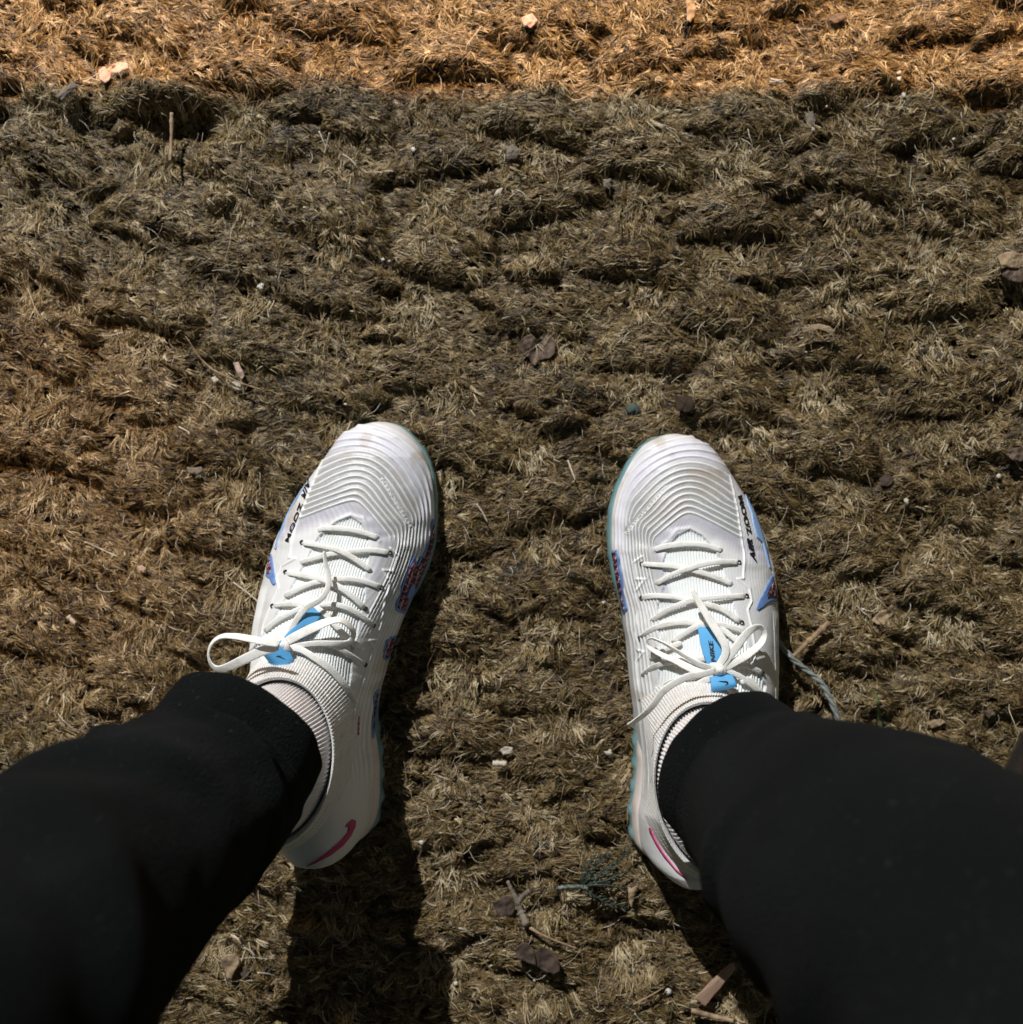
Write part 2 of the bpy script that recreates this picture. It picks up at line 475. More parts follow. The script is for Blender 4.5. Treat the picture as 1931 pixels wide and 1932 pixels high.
# upper material: white coat, pearl lilac and silver print between the ridges, scuffs
def upper_material():
    m = bpy.data.materials.new('pearl_white_upper'); m.use_nodes = True
    nt = m.node_tree; N = nt.nodes; Lk = nt.links; b = N['Principled BSDF']
    def attr(n):
        a = N.new('ShaderNodeAttribute'); a.attribute_name = n; return a.outputs['Fac']
    def mix(fac, c1, c2):
        x = N.new('ShaderNodeMix'); x.data_type = 'RGBA'
        if isinstance(fac, float): x.inputs[0].default_value = fac
        else: Lk.new(fac, x.inputs[0])
        for i, c in ((6, c1), (7, c2)):
            if isinstance(c, tuple): x.inputs[i].default_value = (*c, 1)
            else: Lk.new(c, x.inputs[i])
        return x.outputs[2]
    tc = N.new('ShaderNodeTexCoord')
    def noise(sc, det=4):
        n = N.new('ShaderNodeTexNoise'); n.inputs['Scale'].default_value = sc; n.inputs['Detail'].default_value = det
        Lk.new(tc.outputs['Object'], n.inputs['Vector']); return n.outputs['Fac']
    def rng_(x, a, bb, c=0., d=1.):
        r = N.new('ShaderNodeMapRange'); r.inputs[1].default_value = a; r.inputs[2].default_value = bb
        r.inputs[3].default_value = c; r.inputs[4].default_value = d; Lk.new(x, r.inputs[0]); return r.outputs[0]
    c = mix(attr('knit'), (.66, .68, .70), (.72, .76, .77))
    c = mix(attr('glow'), c, (.61, .61, .74))
    sil = rng_(attr('silver'), 0, 1, 0, .85)
    g = rng_(noise(2600, 2), .35, .7)
    silc = mix(g, (.15, .155, .16), (.50, .51, .52))
    c = mix(sil, c, silc)
    c = mix(attr('ridge'), c, (.80, .82, .83))
    dirt = rng_(noise(38, 8), .56, .78, 0, .45)
    c = mix(dirt, c, (.42, .36, .28))
    dirt2 = rng_(noise(900, 3), .66, .74, 0, .25)
    c = mix(dirt2, c, (.3, .26, .2))
    low = attr('grime')
    c = mix(low, c, (.40, .33, .25))
    Lk.new(c, b.inputs['Base Color'])
    Lk.new(rng_(attr('silver'), 0, 1, .48, .42), b.inputs['Roughness'])
    Lk.new(rng_(attr('silver'), 0, 1, 0, .12), b.inputs['Metallic'])
    b.inputs['Specular IOR Level'].default_value = .45
    bp = N.new('ShaderNodeBump'); bp.inputs['Strength'].default_value = .35; bp.inputs['Distance'].default_value = .0004
    Lk.new(noise(1800, 3), bp.inputs['Height']); Lk.new(bp.outputs[0], b.inputs['Normal'])
    return m

M_upper = upper_material()
M_lace = mat('woven_white_lace', (.84, .85, .83), .8, .2, sheen=.2, bump=(1300, .5, .0007), noise=(140, (.62, .60, .55), .5, .8))
M_sole = mat('translucent_teal_rubber', (.12, .25, .28), .4, .4, noise=(60, (.20, .32, .32), .4, .7))
M_mid = mat('pinkish_white_foam', (.66, .60, .57), .6, .3, noise=(90, (.5, .42, .36), .5, .8), bump=(700, .3, .0004))
M_tab = mat('sky_blue_webbing', (.10, .36, .68), .7, .2, bump=(1400, .4, .0005))
M_tabdark = mat('blue_webbing_inner', (.03, .12, .28), .8, .2)
M_black = mat('black_print', (.010, .010, .012), .4, .4)
M_blue = mat('cobalt_blue_print', (.12, .22, .50), .5, .4, noise=(300, (.16, .30, .60), .4, .7))
M_paleblue = mat('pale_blue_print', (.28, .44, .74), .5, .4)
M_pink = mat('magenta_print', (.42, .04, .15), .5, .4)
M_silverprint = mat('raised_silver_print', (.80, .80, .78), .35, .5)
M_collar = mat('knit_collar', (.66, .67, .67), .9, .1, sheen=.2, noise=(160, (.52, .49, .45), .55, .8), bump=(1200, .8, .0009))
M_sock = mat('white_ribbed_sock', (.70, .67, .67), .9, .1, sheen=.3, bump=(1000, .5, .0007))
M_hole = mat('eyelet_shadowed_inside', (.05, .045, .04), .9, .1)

def knit_pattern():
    """dark maroon knit with pink and white zigzags"""
    m = bpy.data.materials.new('zigzag_knit_print'); m.use_nodes = True
    nt = m.node_tree; N = nt.nodes; Lk = nt.links; b = N['Principled BSDF']
    tc = N.new('ShaderNodeTexCoord'); sp = N.new('ShaderNodeSeparateXYZ'); Lk.new(tc.outputs['Object'], sp.inputs[0])
    def M(op, a, c=None):
        n = N.new('ShaderNodeMath'); n.operation = op
        for i, q in ((0, a), (1, c)):
            if q is None: continue
            if isinstance(q, (int, float)): n.inputs[i].default_value = q
            else: Lk.new(q, n.inputs[i])
        return n.outputs[0]
    x, y = sp.outputs[0], sp.outputs[1]
    zz = M('MULTIPLY', M('PINGPONG', M('ADD', x, M('MULTIPLY', y, .35)), .0017), 1.1)
    t = M('FRACT', M('DIVIDE', M('ADD', y, zz), .0042))
    pink = M('LESS_THAN', t, .24)
    t2 = M('FRACT', M('DIVIDE', M('ADD', M('MULTIPLY', y, -.34), x), .0034))
    white = M('LESS_THAN', t2, .24)
    n = N.new('ShaderNodeTexNoise'); n.inputs['Scale'].default_value = 420; Lk.new(tc.outputs['Object'], n.inputs['Vector'])
    white = M('MULTIPLY', white, M('GREATER_THAN', n.outputs['Fac'], .48))
    def mix(f, a, c):
        q = N.new('ShaderNodeMix'); q.data_type = 'RGBA'; Lk.new(f, q.inputs[0])
        for i, cc in ((6, a), (7, c)):
            if isinstance(cc, tuple): q.inputs[i].default_value = (*cc, 1)
            else: Lk.new(cc, q.inputs[i])
        return q.outputs[2]
    c = mix(white, (.022, .010, .014), (.55, .47, .48))
    c = mix(pink, c, (.38, .10, .20))
    Lk.new(c, b.inputs['Base Color']); b.inputs['Roughness'].default_value = .7
    return m
M_knit = knit_pattern()

def catmull(pts, n=12):
    P = np.asarray(pts, float)
    P = np.vstack([2 * P[0] - P[1], P, 2 * P[-1] - P[-2]])
    out = []
    for i in range(1, len(P) - 2):
        t = np.linspace(0, 1, n, endpoint=False)[:, None]
        p0, p1, p2, p3 = P[i - 1], P[i], P[i + 1], P[i + 2]
        out.append(.5 * (2 * p1 + (-p0 + p2) * t + (2 * p0 - 5 * p1 + 4 * p2 - p3) * t ** 2 + (-p0 + 3 * p1 - 3 * p2 + p3) * t ** 3))
    out.append(P[-2][None])
    return np.vstack(out)

def sweep_pts(path, wid, thick, roll=0.0, seg=10, up=(0, 0, 1), taper=True, power=2.6):
    """flat rounded band along a path -> (n, seg, 3)"""
    p = np.asarray(path, float); n = len(p)
    T = np.gradient(p, axis=0); T /= np.linalg.norm(T, axis=1)[:, None] + 1e-12
    U = np.broadcast_to(np.asarray(up, float), p.shape)
    Bv = np.cross(T, U); Bv /= np.linalg.norm(Bv, axis=1)[:, None] + 1e-12
    Nv = np.cross(Bv, T)
    roll = np.broadcast_to(np.interp(np.linspace(0, 1, n), np.linspace(0, 1, np.size(roll)), np.atleast_1d(roll)) if np.size(roll) > 1 else np.asarray(roll, float), (n,))
    c, s_ = np.cos(roll)[:, None], np.sin(roll)[:, None]
    B2 = Bv * c + Nv * s_; N2 = -Bv * s_ + Nv * c
    w = np.broadcast_to(np.interp(np.linspace(0, 1, n), np.linspace(0, 1, np.size(wid)), np.atleast_1d(wid)) if np.size(wid) > 1 else np.asarray(wid, float), (n,)) / 2
    h = np.broadcast_to(np.asarray(thick, float), (n,)) / 2
    f = np.ones(n)
    if taper:
        dd = np.minimum(np.arange(n), n - 1 - np.arange(n))
        f = np.clip((dd + .15) / 2.2, 0, 1) ** .5
    a = np.linspace(0, 2 * math.pi, seg, endpoint=False)
    ca = np.sign(np.cos(a)) * np.abs(np.cos(a)) ** (2 / power); sa = np.sign(np.sin(a)) * np.abs(np.sin(a)) ** (2 / power)
    return p[:, None] + (w * f)[:, None, None] * ca[None, :, None] * B2[:, None] + (h * f)[:, None, None] * sa[None, :, None] * N2[:, None]

def multi_grid(name, grids, material, parent=None, close_v=True, caps=True):
    V = []; F = []; off = 0
    for G in grids:
        n, m = G.shape[:2]
        V.append(G.reshape(-1, 3))
        for i in range(n - 1):
            for j in range(m if close_v else m - 1):
                j2 = (j + 1) % m
                F.append((off + i * m + j, off + (i + 1) * m + j, off + (i + 1) * m + j2, off + i * m + j2))
        if caps and close_v:
            F.append(tuple(off + j for j in range(m))[::1]); F.append(tuple(off + (n - 1) * m + j for j in range(m))[::-1])
        off += n * m
    return mesh_obj(name, np.vstack(V), F, material, parent)

def patch(sh, name, poly, material, parent, lift=.0005, step=9.0, thick=.0006, vert=False):
    """flat print or piece that follows the shoe's surface, with its own thickness"""
    poly = np.asarray(poly, float)
    # resample outline
    pts = []
    n = len(poly)
    for i in range(n):
        a, b = poly[i], poly[(i + 1) % n]
        k = max(1, int(np.hypot(*(b - a)) / step))
        for t in range(k): pts.append(a + (b - a) * t / k)
    pts = np.array(pts)
    x0, y0 = pts.min(0); x1, y1 = pts.max(0)
    gx, gy = np.meshgrid(np.arange(x0, x1, step), np.arange(y0, y1, step * .9))
    gx = gx.ravel(); gy = gy.ravel()
    ins = in_poly(gx, gy, [tuple(p) for p in pts])
    closed = [tuple(p) for p in pts] + [tuple(pts[0])]
    ins &= seg_dist(gx, gy, closed) > step * .45
    allp = [Vector(p) for p in pts] + [Vector((a, b)) for a, b in zip(gx[ins], gy[ins])]
    edges = [(i, (i + 1) % len(pts)) for i in range(len(pts))]
    vo, eo, fo, *_ = delaunay_2d_cdt(allp, edges, [], 1, 1e-3)
    vo = np.array([(v.x, v.y) for v in vo])
    fP = sh.P if vert else sh.Pn
    top = fP(vo[:, 0], vo[:, 1], lift)
    bot = fP(vo[:, 0], vo[:, 1], lift - thick)
    nv = len(vo)
    F = []
    cnt = {}
    for f in fo:
        f = list(f)
        a = vo[f[0]]; b = vo[f[1]]; c = vo[f[2]]
        if (b[0]-a[0])*(c[1]-a[1]) - (b[1]-a[1])*(c[0]-a[0]) > 0: f = f[::-1]   # frame's Y runs down
        F.append(tuple(f))
        for i in range(len(f)):
            cnt[(f[i], f[(i + 1) % len(f)])] = 1
    F2 = list(F)
    for (a, b) in cnt:
        if (b, a) not in cnt: F2.append((a, a + nv, b + nv, b))
    return mesh_obj(name, np.vstack([top, bot]), F2, material, parent)

def text_patch(sh, name, body, start, end, size, upsign, material, parent, shear=0.0, lift=.0006, vert=False, bold=0.0):
    cu = bpy.data.curves.new('lettering', 'FONT'); cu.body = body; cu.size = 1.0; cu.shear = shear; cu.offset = bold
    cu.resolution_u = 3; cu.space_character = 1.05
    ob = bpy.data.objects.new('lettering_tmp', cu); C.objects.link(ob)
    dg = bpy.context.evaluated_depsgraph_get()
    me = bpy.data.meshes.new_from_object(ob.evaluated_get(dg))
    bpy.data.objects.remove(ob); bpy.data.curves.remove(cu)
    bm = bmesh.new(); bm.from_mesh(me)
    bmesh.ops.triangulate(bm, faces=bm.faces[:])
    xs = [v.co.x for v in bm.verts]; wdt = max(xs) - min(xs); x0 = min(xs)
    s = np.array(start, float); e = np.array(end, float)
    dirv = (e - s); Ln = np.hypot(*dirv); dirv /= Ln
    upv = np.array([-dirv[1], dirv[0]]) * upsign
    co = np.array([(v.co.x - x0, v.co.y) for v in bm.verts])
    XY = s[None] + co[:, :1] / wdt * Ln * dirv[None] + co[:, 1:] * size * upv[None]
    fP = sh.P if vert else sh.Pn
    top = fP(XY[:, 0], XY[:, 1], lift); bot = fP(XY[:, 0], XY[:, 1], lift - .0005)
    F = [tuple(v.index for v in f.verts) for f in bm.faces]
    nv = len(co); cnt = {}
    for f in F:
        for i in range(3): cnt[(f[i], f[(i + 1) % 3])] = 1
    F2 = list(F) + [(a, a + nv, b + nv, b) for (a, b) in cnt if (b, a) not in cnt]
    bm.free()
    return mesh_obj(name, np.vstack([top, bot]), F2, material, parent, smooth=False)
MEDPOLY = [(1636,800),(1648,850),(1650,930),(1632,1020),(1600,1120),(1560,1215),(1512,1310),(1468,1400),(1434,1478),(1392,1466),(1366,1448),(1372,1405),(1400,1330),(1425,1235),(1450,1165),(1492,1082),(1502,1060),(1512,1100),(1524,1125),(1545,1070),(1580,1030),(1600,950),(1618,860)]
MEDIN = [(1640,838),(1643,930),(1626,1015),(1594,1115),(1552,1210),(1504,1305),(1460,1392),(1432,1452),(1400,1446),(1380,1430),(1392,1390),(1414,1320),(1440,1240),(1465,1165),(1500,1105),(1515,1140),(1540,1125),(1560,1075),(1590,1035),(1610,960),(1628,870)]
MED2 = [(1372,1632),(1366,1670),(1345,1730),(1318,1800),(1298,1812),(1276,1785),(1282,1735),(1305,1665),(1335,1640)]
MED2I = [(1362,1650),(1352,1690),(1335,1735),(1314,1785),(1300,1796),(1288,1778),(1292,1738),(1312,1675),(1338,1652)]
MED3 = [(1258,2012),(1244,2080),(1232,2170),(1222,2260),(1214,2350),(1206,2420),(1200,2300),(1203,2180),(1212,2070),(1225,2030)]
MED3I = [(1250,2030),(1238,2085),(1226,2170),(1217,2260),(1210,2330),(1208,2260),(1211,2180),(1220,2080),(1232,2045)]
LATV_L = [(484,1060),(492,1055),(500,1100),(508,1160),(520,1230),(520,1265),(505,1278),(492,1262),(478,1228),(452,1210),(462,1150)]
LATV_R = [(1400,1128),(1412,1165),(1390,1215),(1365,1275),(1378,1288),(1436,1290),(1437,1322),(1400,1312),(1365,1330),(1340,1355),(1300,1382),(1288,1370),(1305,1320),(1345,1245),(1375,1180)]
MED_R = [(262,960),(300,955),(318,1010),(318,1060),(335,1120),(345,1200),(355,1290),(372,1370),(362,1398),(345,1402),(330,1330),(308,1240),(290,1140),(275,1050)]
FLAT = {'L': [MEDPOLY, MED2, MED3, LATV_L], 'R': [MED_R, LATV_R, [(1400,1128),(1437,1290),(1365,1290)]]}

# ---------------------------------------------------------------- building a shoe
def build_shoe(side, label):
    sh = Shoe(side)
    root = empty('sneaker', tuple(D(*toD(side, 900, 1500))[:2]) + (0,))
    tag(root, label, 'sneaker', 'pair of worn white sneakers')
    inv = Matrix.Translation(-root.location)
    # --- upper
    n, m = 620, 330
    f = (1 - np.cos(np.linspace(0, math.pi, n))) / 2
    f = .5 * f + .5 * np.linspace(0, 1, n)
    f[0] = 0; f[-1] = 1
    y = sh.y1 - (sh.y1 - sh.y0) * f
    y[0] -= 1e-5; y[-1] += 1e-5
    t = np.linspace(-1, 1, m)
    q = np.sign(t) * (1 - (1 - np.abs(t)) ** 1.5) * .55 + t * .45
    q = np.sign(q) * np.minimum(np.abs(q), 1)
    xl, xr = sh.edges(y); i_ = sh.inset(y)
    if sh.med > 0: xr = xr - i_; xl = xl + .0006
    else: xl = xl + i_; xr = xr - .0006
    c = (xl + xr) / 2; w = (xr - xl) / 2
    X = c[:, None] + w[:, None] * q[None]
    Yg = np.broadcast_to(y[:, None], X.shape)
    Z = sh.S(X, Yg)
    P = np.stack([X, Yg, Z], -1)
    Xc, Yc = sh.toXY(P)
    # distances to the outlines in frame units
    exl, exr = sh.edges(Yg)
    kk = K * (CAM_H - .03) * ZS
    if side == 'L':
        Dm = (exr - X) / kk; Dl = (X - exl) / kk
        Xa, Ya = Xc, Yc
    else:
        Dm = (X - exl) / kk; Dl = (exr - X) / kk
        A = AFF
        Xa = Xc * A[0, 0] + Yc * A[1, 0] + A[2, 0]; Ya = Xc * A[0, 1] + Yc * A[1, 1] + A[2, 1]
    # account for wall height: use distance along the surface on steep sides
    Dm = Dm + np.clip((.030 - Z) / kk, -60, 0) * 0; 
    disp, silver, glow, knit, ridge = relief(Xa, Ya, Dm, Dl)
    flat = np.zeros(Xc.shape)
    for poly in FLAT[side]: flat = np.maximum(flat, in_poly(Xc, Yc, poly).astype(float))
    disp = disp * (1 - flat); silver = silver * (1 - flat)
    # creases where the toes bend
    cr = np.sin(Ya / 34 + Xa / 160 + 2 * value_noise(Xa / 90, Ya / 60, 5)) * np.exp(-((Ya - 900) / 160) ** 2) * .0004
    disp = disp + cr * (1 - knit) + .0005 * (fbm(Xa / 120, Ya / 120, 8) - .5)
    edge = np.clip((1 - np.abs(q))[None] / .04, 0, 1) * np.clip(np.minimum(np.arange(n), n - 1 - np.arange(n)) / 6, 0, 1)[:, None]
    du = np.gradient(P, axis=0); dv = np.gradient(P, axis=1)
    N = np.cross(dv, du); N /= np.linalg.norm(N, axis=-1)[..., None] + 1e-12
    N = np.where(N[..., 2:3] < 0, -N, N)
    P = P + N * (disp * edge)[..., None]
    grime = sstep(.034, .018, Z) * .22 * fbm(X / .01, Yg / .02, 4) * 1.6 + .5 * sstep(.58, .8, fbm(X / .012, Yg / .012, 9)) * sstep(.06, .03, Z)
    up = grid_obj('upper', P[:, ::-1], M_upper, root, attrs=dict(silver=silver[:, ::-1], glow=glow[:, ::-1], knit=knit[:, ::-1], ridge=ridge[:, ::-1], grime=np.clip(grime, 0, .8)[:, ::-1]))
    parts = [up]
    # --- midsole and outsole rings
    fi = np.linspace(0, math.pi, 220)
    yy = sh.y1 - (sh.y1 - sh.y0) * (1 - np.cos(fi)) / 2
    el, er = sh.edges(yy)
    ring = np.vstack([np.stack([er, yy], 1), np.stack([el, yy], 1)[::-1][1:-1]])
    side_med = np.concatenate([np.ones(len(yy)), np.zeros(len(yy) - 2)]) if side == 'L' else np.concatenate([np.zeros(len(yy)), np.ones(len(yy) - 2)])
    T = np.roll(ring, -1, 0) - np.roll(ring, 1, 0); T /= np.linalg.norm(T, axis=1)[:, None] + 1e-9
    Nn = np.stack([-T[:, 1], T[:, 0]], 1)
    cen = np.array([np.mean(ring[:, 0]), np.mean(ring[:, 1])])
    sgn = np.sign(((ring - cen) * Nn).sum(1)); Nn *= sgn[:, None]
    for _ in range(3):
        Nn = (Nn + np.roll(Nn, 1, 0) + np.roll(Nn, -1, 0)) / 3; Nn /= np.linalg.norm(Nn, axis=1)[:, None]
    dist = (sh.y1 - ring[:, 1])
    front = np.exp(-(dist / .09) ** 2)
    heel = sstep(.185, .215, dist)
    # outsole: teal, showing round the toe and as lugs at the heel
    off0 = .0 + heel * (.0012 * side_med + .0004) - .0018 * (1 - side_med) * (1 - heel) - .0012 * sstep(.10, .12, dist) * (1 - heel)
    lug = np.clip(np.sin(dist / .0155 * 2 * math.pi), -.3, 1) * .0011 * np.maximum(heel, .2)
    rows = []
    for z, o in ((.001, -.012), (.001, -.003), (.003, 0.0), (.009, .0004), (.0135, .0), (.0165, -.0012), (.0175, -.004), (.0175, -.014)):
        k = 1 if .001 < z < .014 else .4
        b = ring + Nn * (o + off0 + lug * k)[:, None]
        rows.append(np.column_stack([b, np.full(len(b), z)]))
    G = np.stack(rows, 0).transpose(1, 0, 2)
    so = grid_obj('outsole', G, M_sole, root, close_u=True); parts.append(so)
    # turf studs under the sole
    studs = []
    for k in range(26):
        d = .012 + k * .011
        yv = sh.y1 - d
        if yv < sh.y0 + .01: break
        l, r = sh.edges(np.array([yv]))
        for xx in (l[0] + .007, (l[0] + r[0]) / 2, r[0] - .007):
            a = np.linspace(0, 2 * math.pi, 7)[:-1]
            g = np.stack([np.column_stack([xx + .0035 * s_ * np.cos(a), yv + .0035 * s_ * np.sin(a), np.full(6, z)]) for z, s_ in ((.002, 1), (-.004, .8))], 0)
            studs.append(g)
    parts.append(multi_grid('stud', studs, M_sole, root))
    parts[-1]['kind'] = 'stuff'
    # midsole foam band at the heel half
    off1 = heel * (.0002) - .0015 * (1 - heel)
    rows = []
    for z, o in ((.012, -.004), (.0125, -.0002), (.016, .0004), (.021, .0), (.0265, -.0012), (.029, -.0028), (.0295, -.006)):
        b = ring + Nn * (o + off1 - .003 * (1 - heel))[:, None]
        zz = z * (heel) + (.012 + (z - .012) * .1) * (1 - heel)
        rows.append(np.column_stack([b, zz]))
    parts.append(grid_obj('midsole', np.stack(rows, 0).transpose(1, 0, 2), M_mid, root, close_u=True))

    # --- collar (knit sock-like opening)
    if side == 'L': cu, cv, ru, rv, rot = 512, 1440, 118, 166, -.16
    else: cu, cv, ru, rv, rot = 1352, 1492, 118, 172, .16
    zc = .101
    cxy = D(cu, cv, zc)[:2]; sc = K * (CAM_H - zc)
    a = np.linspace(0, 2 * math.pi, 900, endpoint=False)
    ex = np.stack([np.cos(a) * ru * sc, np.sin(a) * rv * sc], 1)
    Rm = np.array([[math.cos(rot), -math.sin(rot)], [math.sin(rot), math.cos(rot)]])
    ex = ex @ Rm.T
    rows = []
    zt = zc + .004 * np.sin(a) * 0 
    for s_, dz in ((1.20, -.020), (1.14, -.012), (1.085, -.005), (1.04, -.0015), (1.0, .0), (.955, -.0015), (.93, -.008), (.92, -.03)):
        b = cxy + ex * s_
        z = zt + dz
        if s_ > 1.02:
            sz = sh.S(b[:, 0], b[:, 1])
            l, r = sh.edges(b[:, 1])
            inside = (b[:, 0] > l + .004) & (b[:, 0] < r - .004)
            b[:, 0] = np.clip(b[:, 0], l + .004, r - .004)
            b[:, 1] = np.clip(b[:, 1], sh.y0 + .007, 9)
            sz = sh.S(b[:, 0], b[:, 1])
            wgt = np.clip((s_ - 1.0) / .20, 0, 1) ** .7
            z = (zt) * (1 - wgt) + (sz - .003) * wgt
            z = np.minimum(z, zt + dz * .3)
        nb = ex / np.linalg.norm(ex, axis=1)[:, None]
        b = b + nb * (.00028 * np.cos(a * 150) * (1 if s_ > .96 else .3) * (.2 + .8 * np.clip(np.sin(a) * 1.5, 0, 1)))[:, None]
        z = z + .0003 * (.2 + .8 * np.clip(np.sin(a) * 1.5, 0, 1)) * np.cos(a * 150) * (1 if s_ > .96 else 0)
        rows.append(np.column_stack([b, z]))
    R_ = np.stack(rows, 0)
    # denser rows by interpolation
    tt = np.linspace(0, len(rows) - 1, 40)
    i0 = np.clip(tt.astype(int), 0, len(rows) - 2); fr = tt - i0
    Rd = R_[i0] * (1 - fr)[:, None, None] + R_[i0 + 1] * fr[:, None, None]
    Rd[..., 2] += .0007 * np.sin(np.arange(40) * 1.1)[:, None]
    parts.append(grid_obj('collar', Rd.transpose(1, 0, 2), M_collar, root, close_u=True))
    sh.collar = (cxy, ex, zc)
    return sh, root, parts

def add_laces(sh, root, bars, holes):
    grids = []
    for b in bars:
        pts, wid, lift = b[0], b[1], b[2]
        pts = catmull(pts, 10)
        tt = np.linspace(0, 1, len(pts))
        lf = np.interp(tt, np.linspace(0, 1, len(lift)), lift)
        lf = lf + .0014
        P3 = sh.P(pts[:, 0], pts[:, 1], lf)
        # sink both ends into their eyelets
        s = np.clip(np.minimum(tt, 1 - tt) / .045, 0, 1)
        if b[3]: P3[:, 2] -= (1 - s) ** 2 * .0022
        wob = 1 + .06 * np.sin(np.linspace(0, 9, len(pts)) + pts[0, 0])
        grids.append(sweep_pts(P3, wid * wob, .0012, seg=12, power=3.2))
    lace = multi_grid('lace', grids, M_lace, root)
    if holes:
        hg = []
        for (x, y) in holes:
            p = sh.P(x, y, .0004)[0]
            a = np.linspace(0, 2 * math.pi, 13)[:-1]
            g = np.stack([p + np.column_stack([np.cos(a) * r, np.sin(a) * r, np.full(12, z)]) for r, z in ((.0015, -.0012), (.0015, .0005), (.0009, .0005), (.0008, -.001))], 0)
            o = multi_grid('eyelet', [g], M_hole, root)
    return lace

def band(name, sh, pts, mat_, parent, wid, thick=.0011, zabs=None, lift=None, roll=0.0, n=14, up=(0, 0, 1), seg=12):
    if name in ('bow_loop', 'lace_end'): wid = np.array(wid) * .88
    p = catmull([q[:2] for q in pts], n)
    zs = catmull([(q[2], 0) for q in pts], n)[:, 0]
    P3 = sh.P(p[:, 0], p[:, 1], zabs=zs) if zabs else sh.P(p[:, 0], p[:, 1], zs)
    return multi_grid(name, [sweep_pts(P3, wid, thick, roll=roll, seg=seg, up=up, power=3.5)], mat_, parent)

W = .0033
# ------------------------------------------------ left shoe
shL, rootL, pL = build_shoe('L', 'left hand white ribbed sneaker, its long bow loop hanging out over the turf')
barsL = [
 ([(815,882),(870,868),(1000,872),(1130,895),(1255,937)], W, [0, .0006, .0006, 0], 1),
 ([(685,1114),(790,1080),(920,1050),(1050,1032),(1200,1025),(1330,1042)], W, [0, .0004, .0004, 0], 1),
 ([(705,970),(800,985),(950,1020),(1080,1085),(1205,1177)], W, [0, .0010, .0022, .0010, 0], 1),
 ([(572,1357),(680,1300),(800,1255),(940,1232),(1050,1230),(1160,1250),(1268,1290)], W, [0, .0004, .0004, 0], 1),
 ([(588,1182),(720,1205),(850,1232),(960,1280),(1060,1350),(1158,1440)], W * 1.1, [0, .0010, .0022, .0010, 0], 1),
 ([(428,1607),(520,1530),(640,1465),(760,1420),(920,1412),(1010,1430),(1110,1480),(1215,1562)], W, [0, .0006, .0008, 0], 1),
 ([(495,1422),(600,1408),(720,1415),(840,1455),(950,1570),(1040,1650),(1105,1728)], W, [0, .0010, .0024, .0010, 0], 1),
 ([(360,1670),(440,1665),(520,1680),(600,1700)], W, [0, .001, .003], 0),
 ([(620,1700),(760,1680),(880,1690),(1000,1742),(1155,1845)], W * 1.05, [.003, .0016, .0006, 0], 1),
 ([(600,1715),(700,1735),(810,1800),(905,1870),(990,1960),(1050,2050),(1088,2135)], W * 1.25, [.003, .002, .001, 0], 1),
]
laceL = add_laces(shL, rootL, barsL, [(705,968),(1333,1042),(588,1180),(1270,1290),(1158,1442),(495,1422),(1216,1562),(1155,1842)])
M_shade = M_lace
b1 = band('lace_end', shL, [(862,1030,.0185),(875,1120,.016),(893,1200,.014),(890,1290,.013),(840,1372,.013),(745,1432,.012),(680,1500,.011),(625,1600,.008),(585,1680,.006)], M_lace, laceL, [.0026, .0036, .0042, .0044, .0044, .0040], roll=[.9, .5, .2, 0])
b2 = band('bow_loop', shL, [(570,1690,0.00576),(690,1625,0.00864),(800,1572,0.01116),(900,1532,0.01296),(985,1525,0.01224),(1050,1570,0.00972),(1072,1625,0.00720),(1040,1680,0.00540),(950,1690,0.00468),(800,1690,0.00432),(620,1712,0.00432)], M_lace, laceL, [.0062, .0068, .0052, .0044, .0040], roll=[.1, .25, .9, 1.1, .7, .2, .1])
b3 = band('bow_loop', shL, [(545,1690,.112),(430,1675,.108),(330,1655,.103),(230,1638,.098),(130,1640,.094),(62,1690,.090),(38,1770,.087),(60,1840,.086),(110,1872,.087),(190,1852,.091),(300,1800,.097),(420,1745,.103),(540,1705,.109)], M_lace, laceL, [.0050, .0050, .0046, .0046, .0058, .0066, .0066], zabs=True, roll=[-.2, -.5, -1.0, -1.1, -.6, -.1, .1])
kn = []
for (pp, ww) in (([(520,1655,.010),(560,1660,.0125),(590,1700,.0125),(600,1745,.009)], .0042), ([(505,1700,.009),(530,1680,.0115),(560,1690,.012),(585,1735,.010)], .0042), ([(540,1640,.008),(570,1690,.0135),(560,1740,.009)], .0040)):
    p = catmull([q[:2] for q in pp], 8); z = catmull([(q[2], 0) for q in pp], 8)[:, 0]
    kn.append(sweep_pts(shL.P(p[:, 0], p[:, 1], z), ww, .0022, power=2.4))
multi_grid('knot', kn, M_lace, laceL)
# webbing pull tab under the knot
def tab(sh, root, upper, lower, word, wpos, mark, parent_name='pull_tab', inner=None):
    t = band(parent_name, sh, upper[0], M_tab, root, upper[1], thick=.0011, roll=upper[2])
    lo = band('tab_fold', sh, lower[0], M_tab, t, lower[1], thick=.0012, roll=lower[2])
    if inner: band('tab_lining', sh, inner[0], M_tabdark, t, inner[1], thick=.0010, roll=inner[2])
    text_patch(sh, 'lettering', word[0], wpos[0], wpos[1], wpos[2], -1, M_black, t, shear=.25, lift=wpos[3], bold=.02, vert=True)
    return t
def tick(cx, cy, ang, s, flip=1):
    """curved tick mark outline"""
    base = [(-1.0, .10), (-.86, .30), (-.62, .40), (-.30, .32), (1.2, -.42), (-.36, .02), (-.62, .04), (-.70, -.12), (-.62, -.34), (-.50, -.50), (-.80, -.30), (-.98, -.05)]
    out = []
    for x, y in base:
        x *= s; y *= s * flip
        out.append((cx + x * math.cos(ang) - y * math.sin(ang), cy + x * math.sin(ang) + y * math.cos(ang)))
    return out
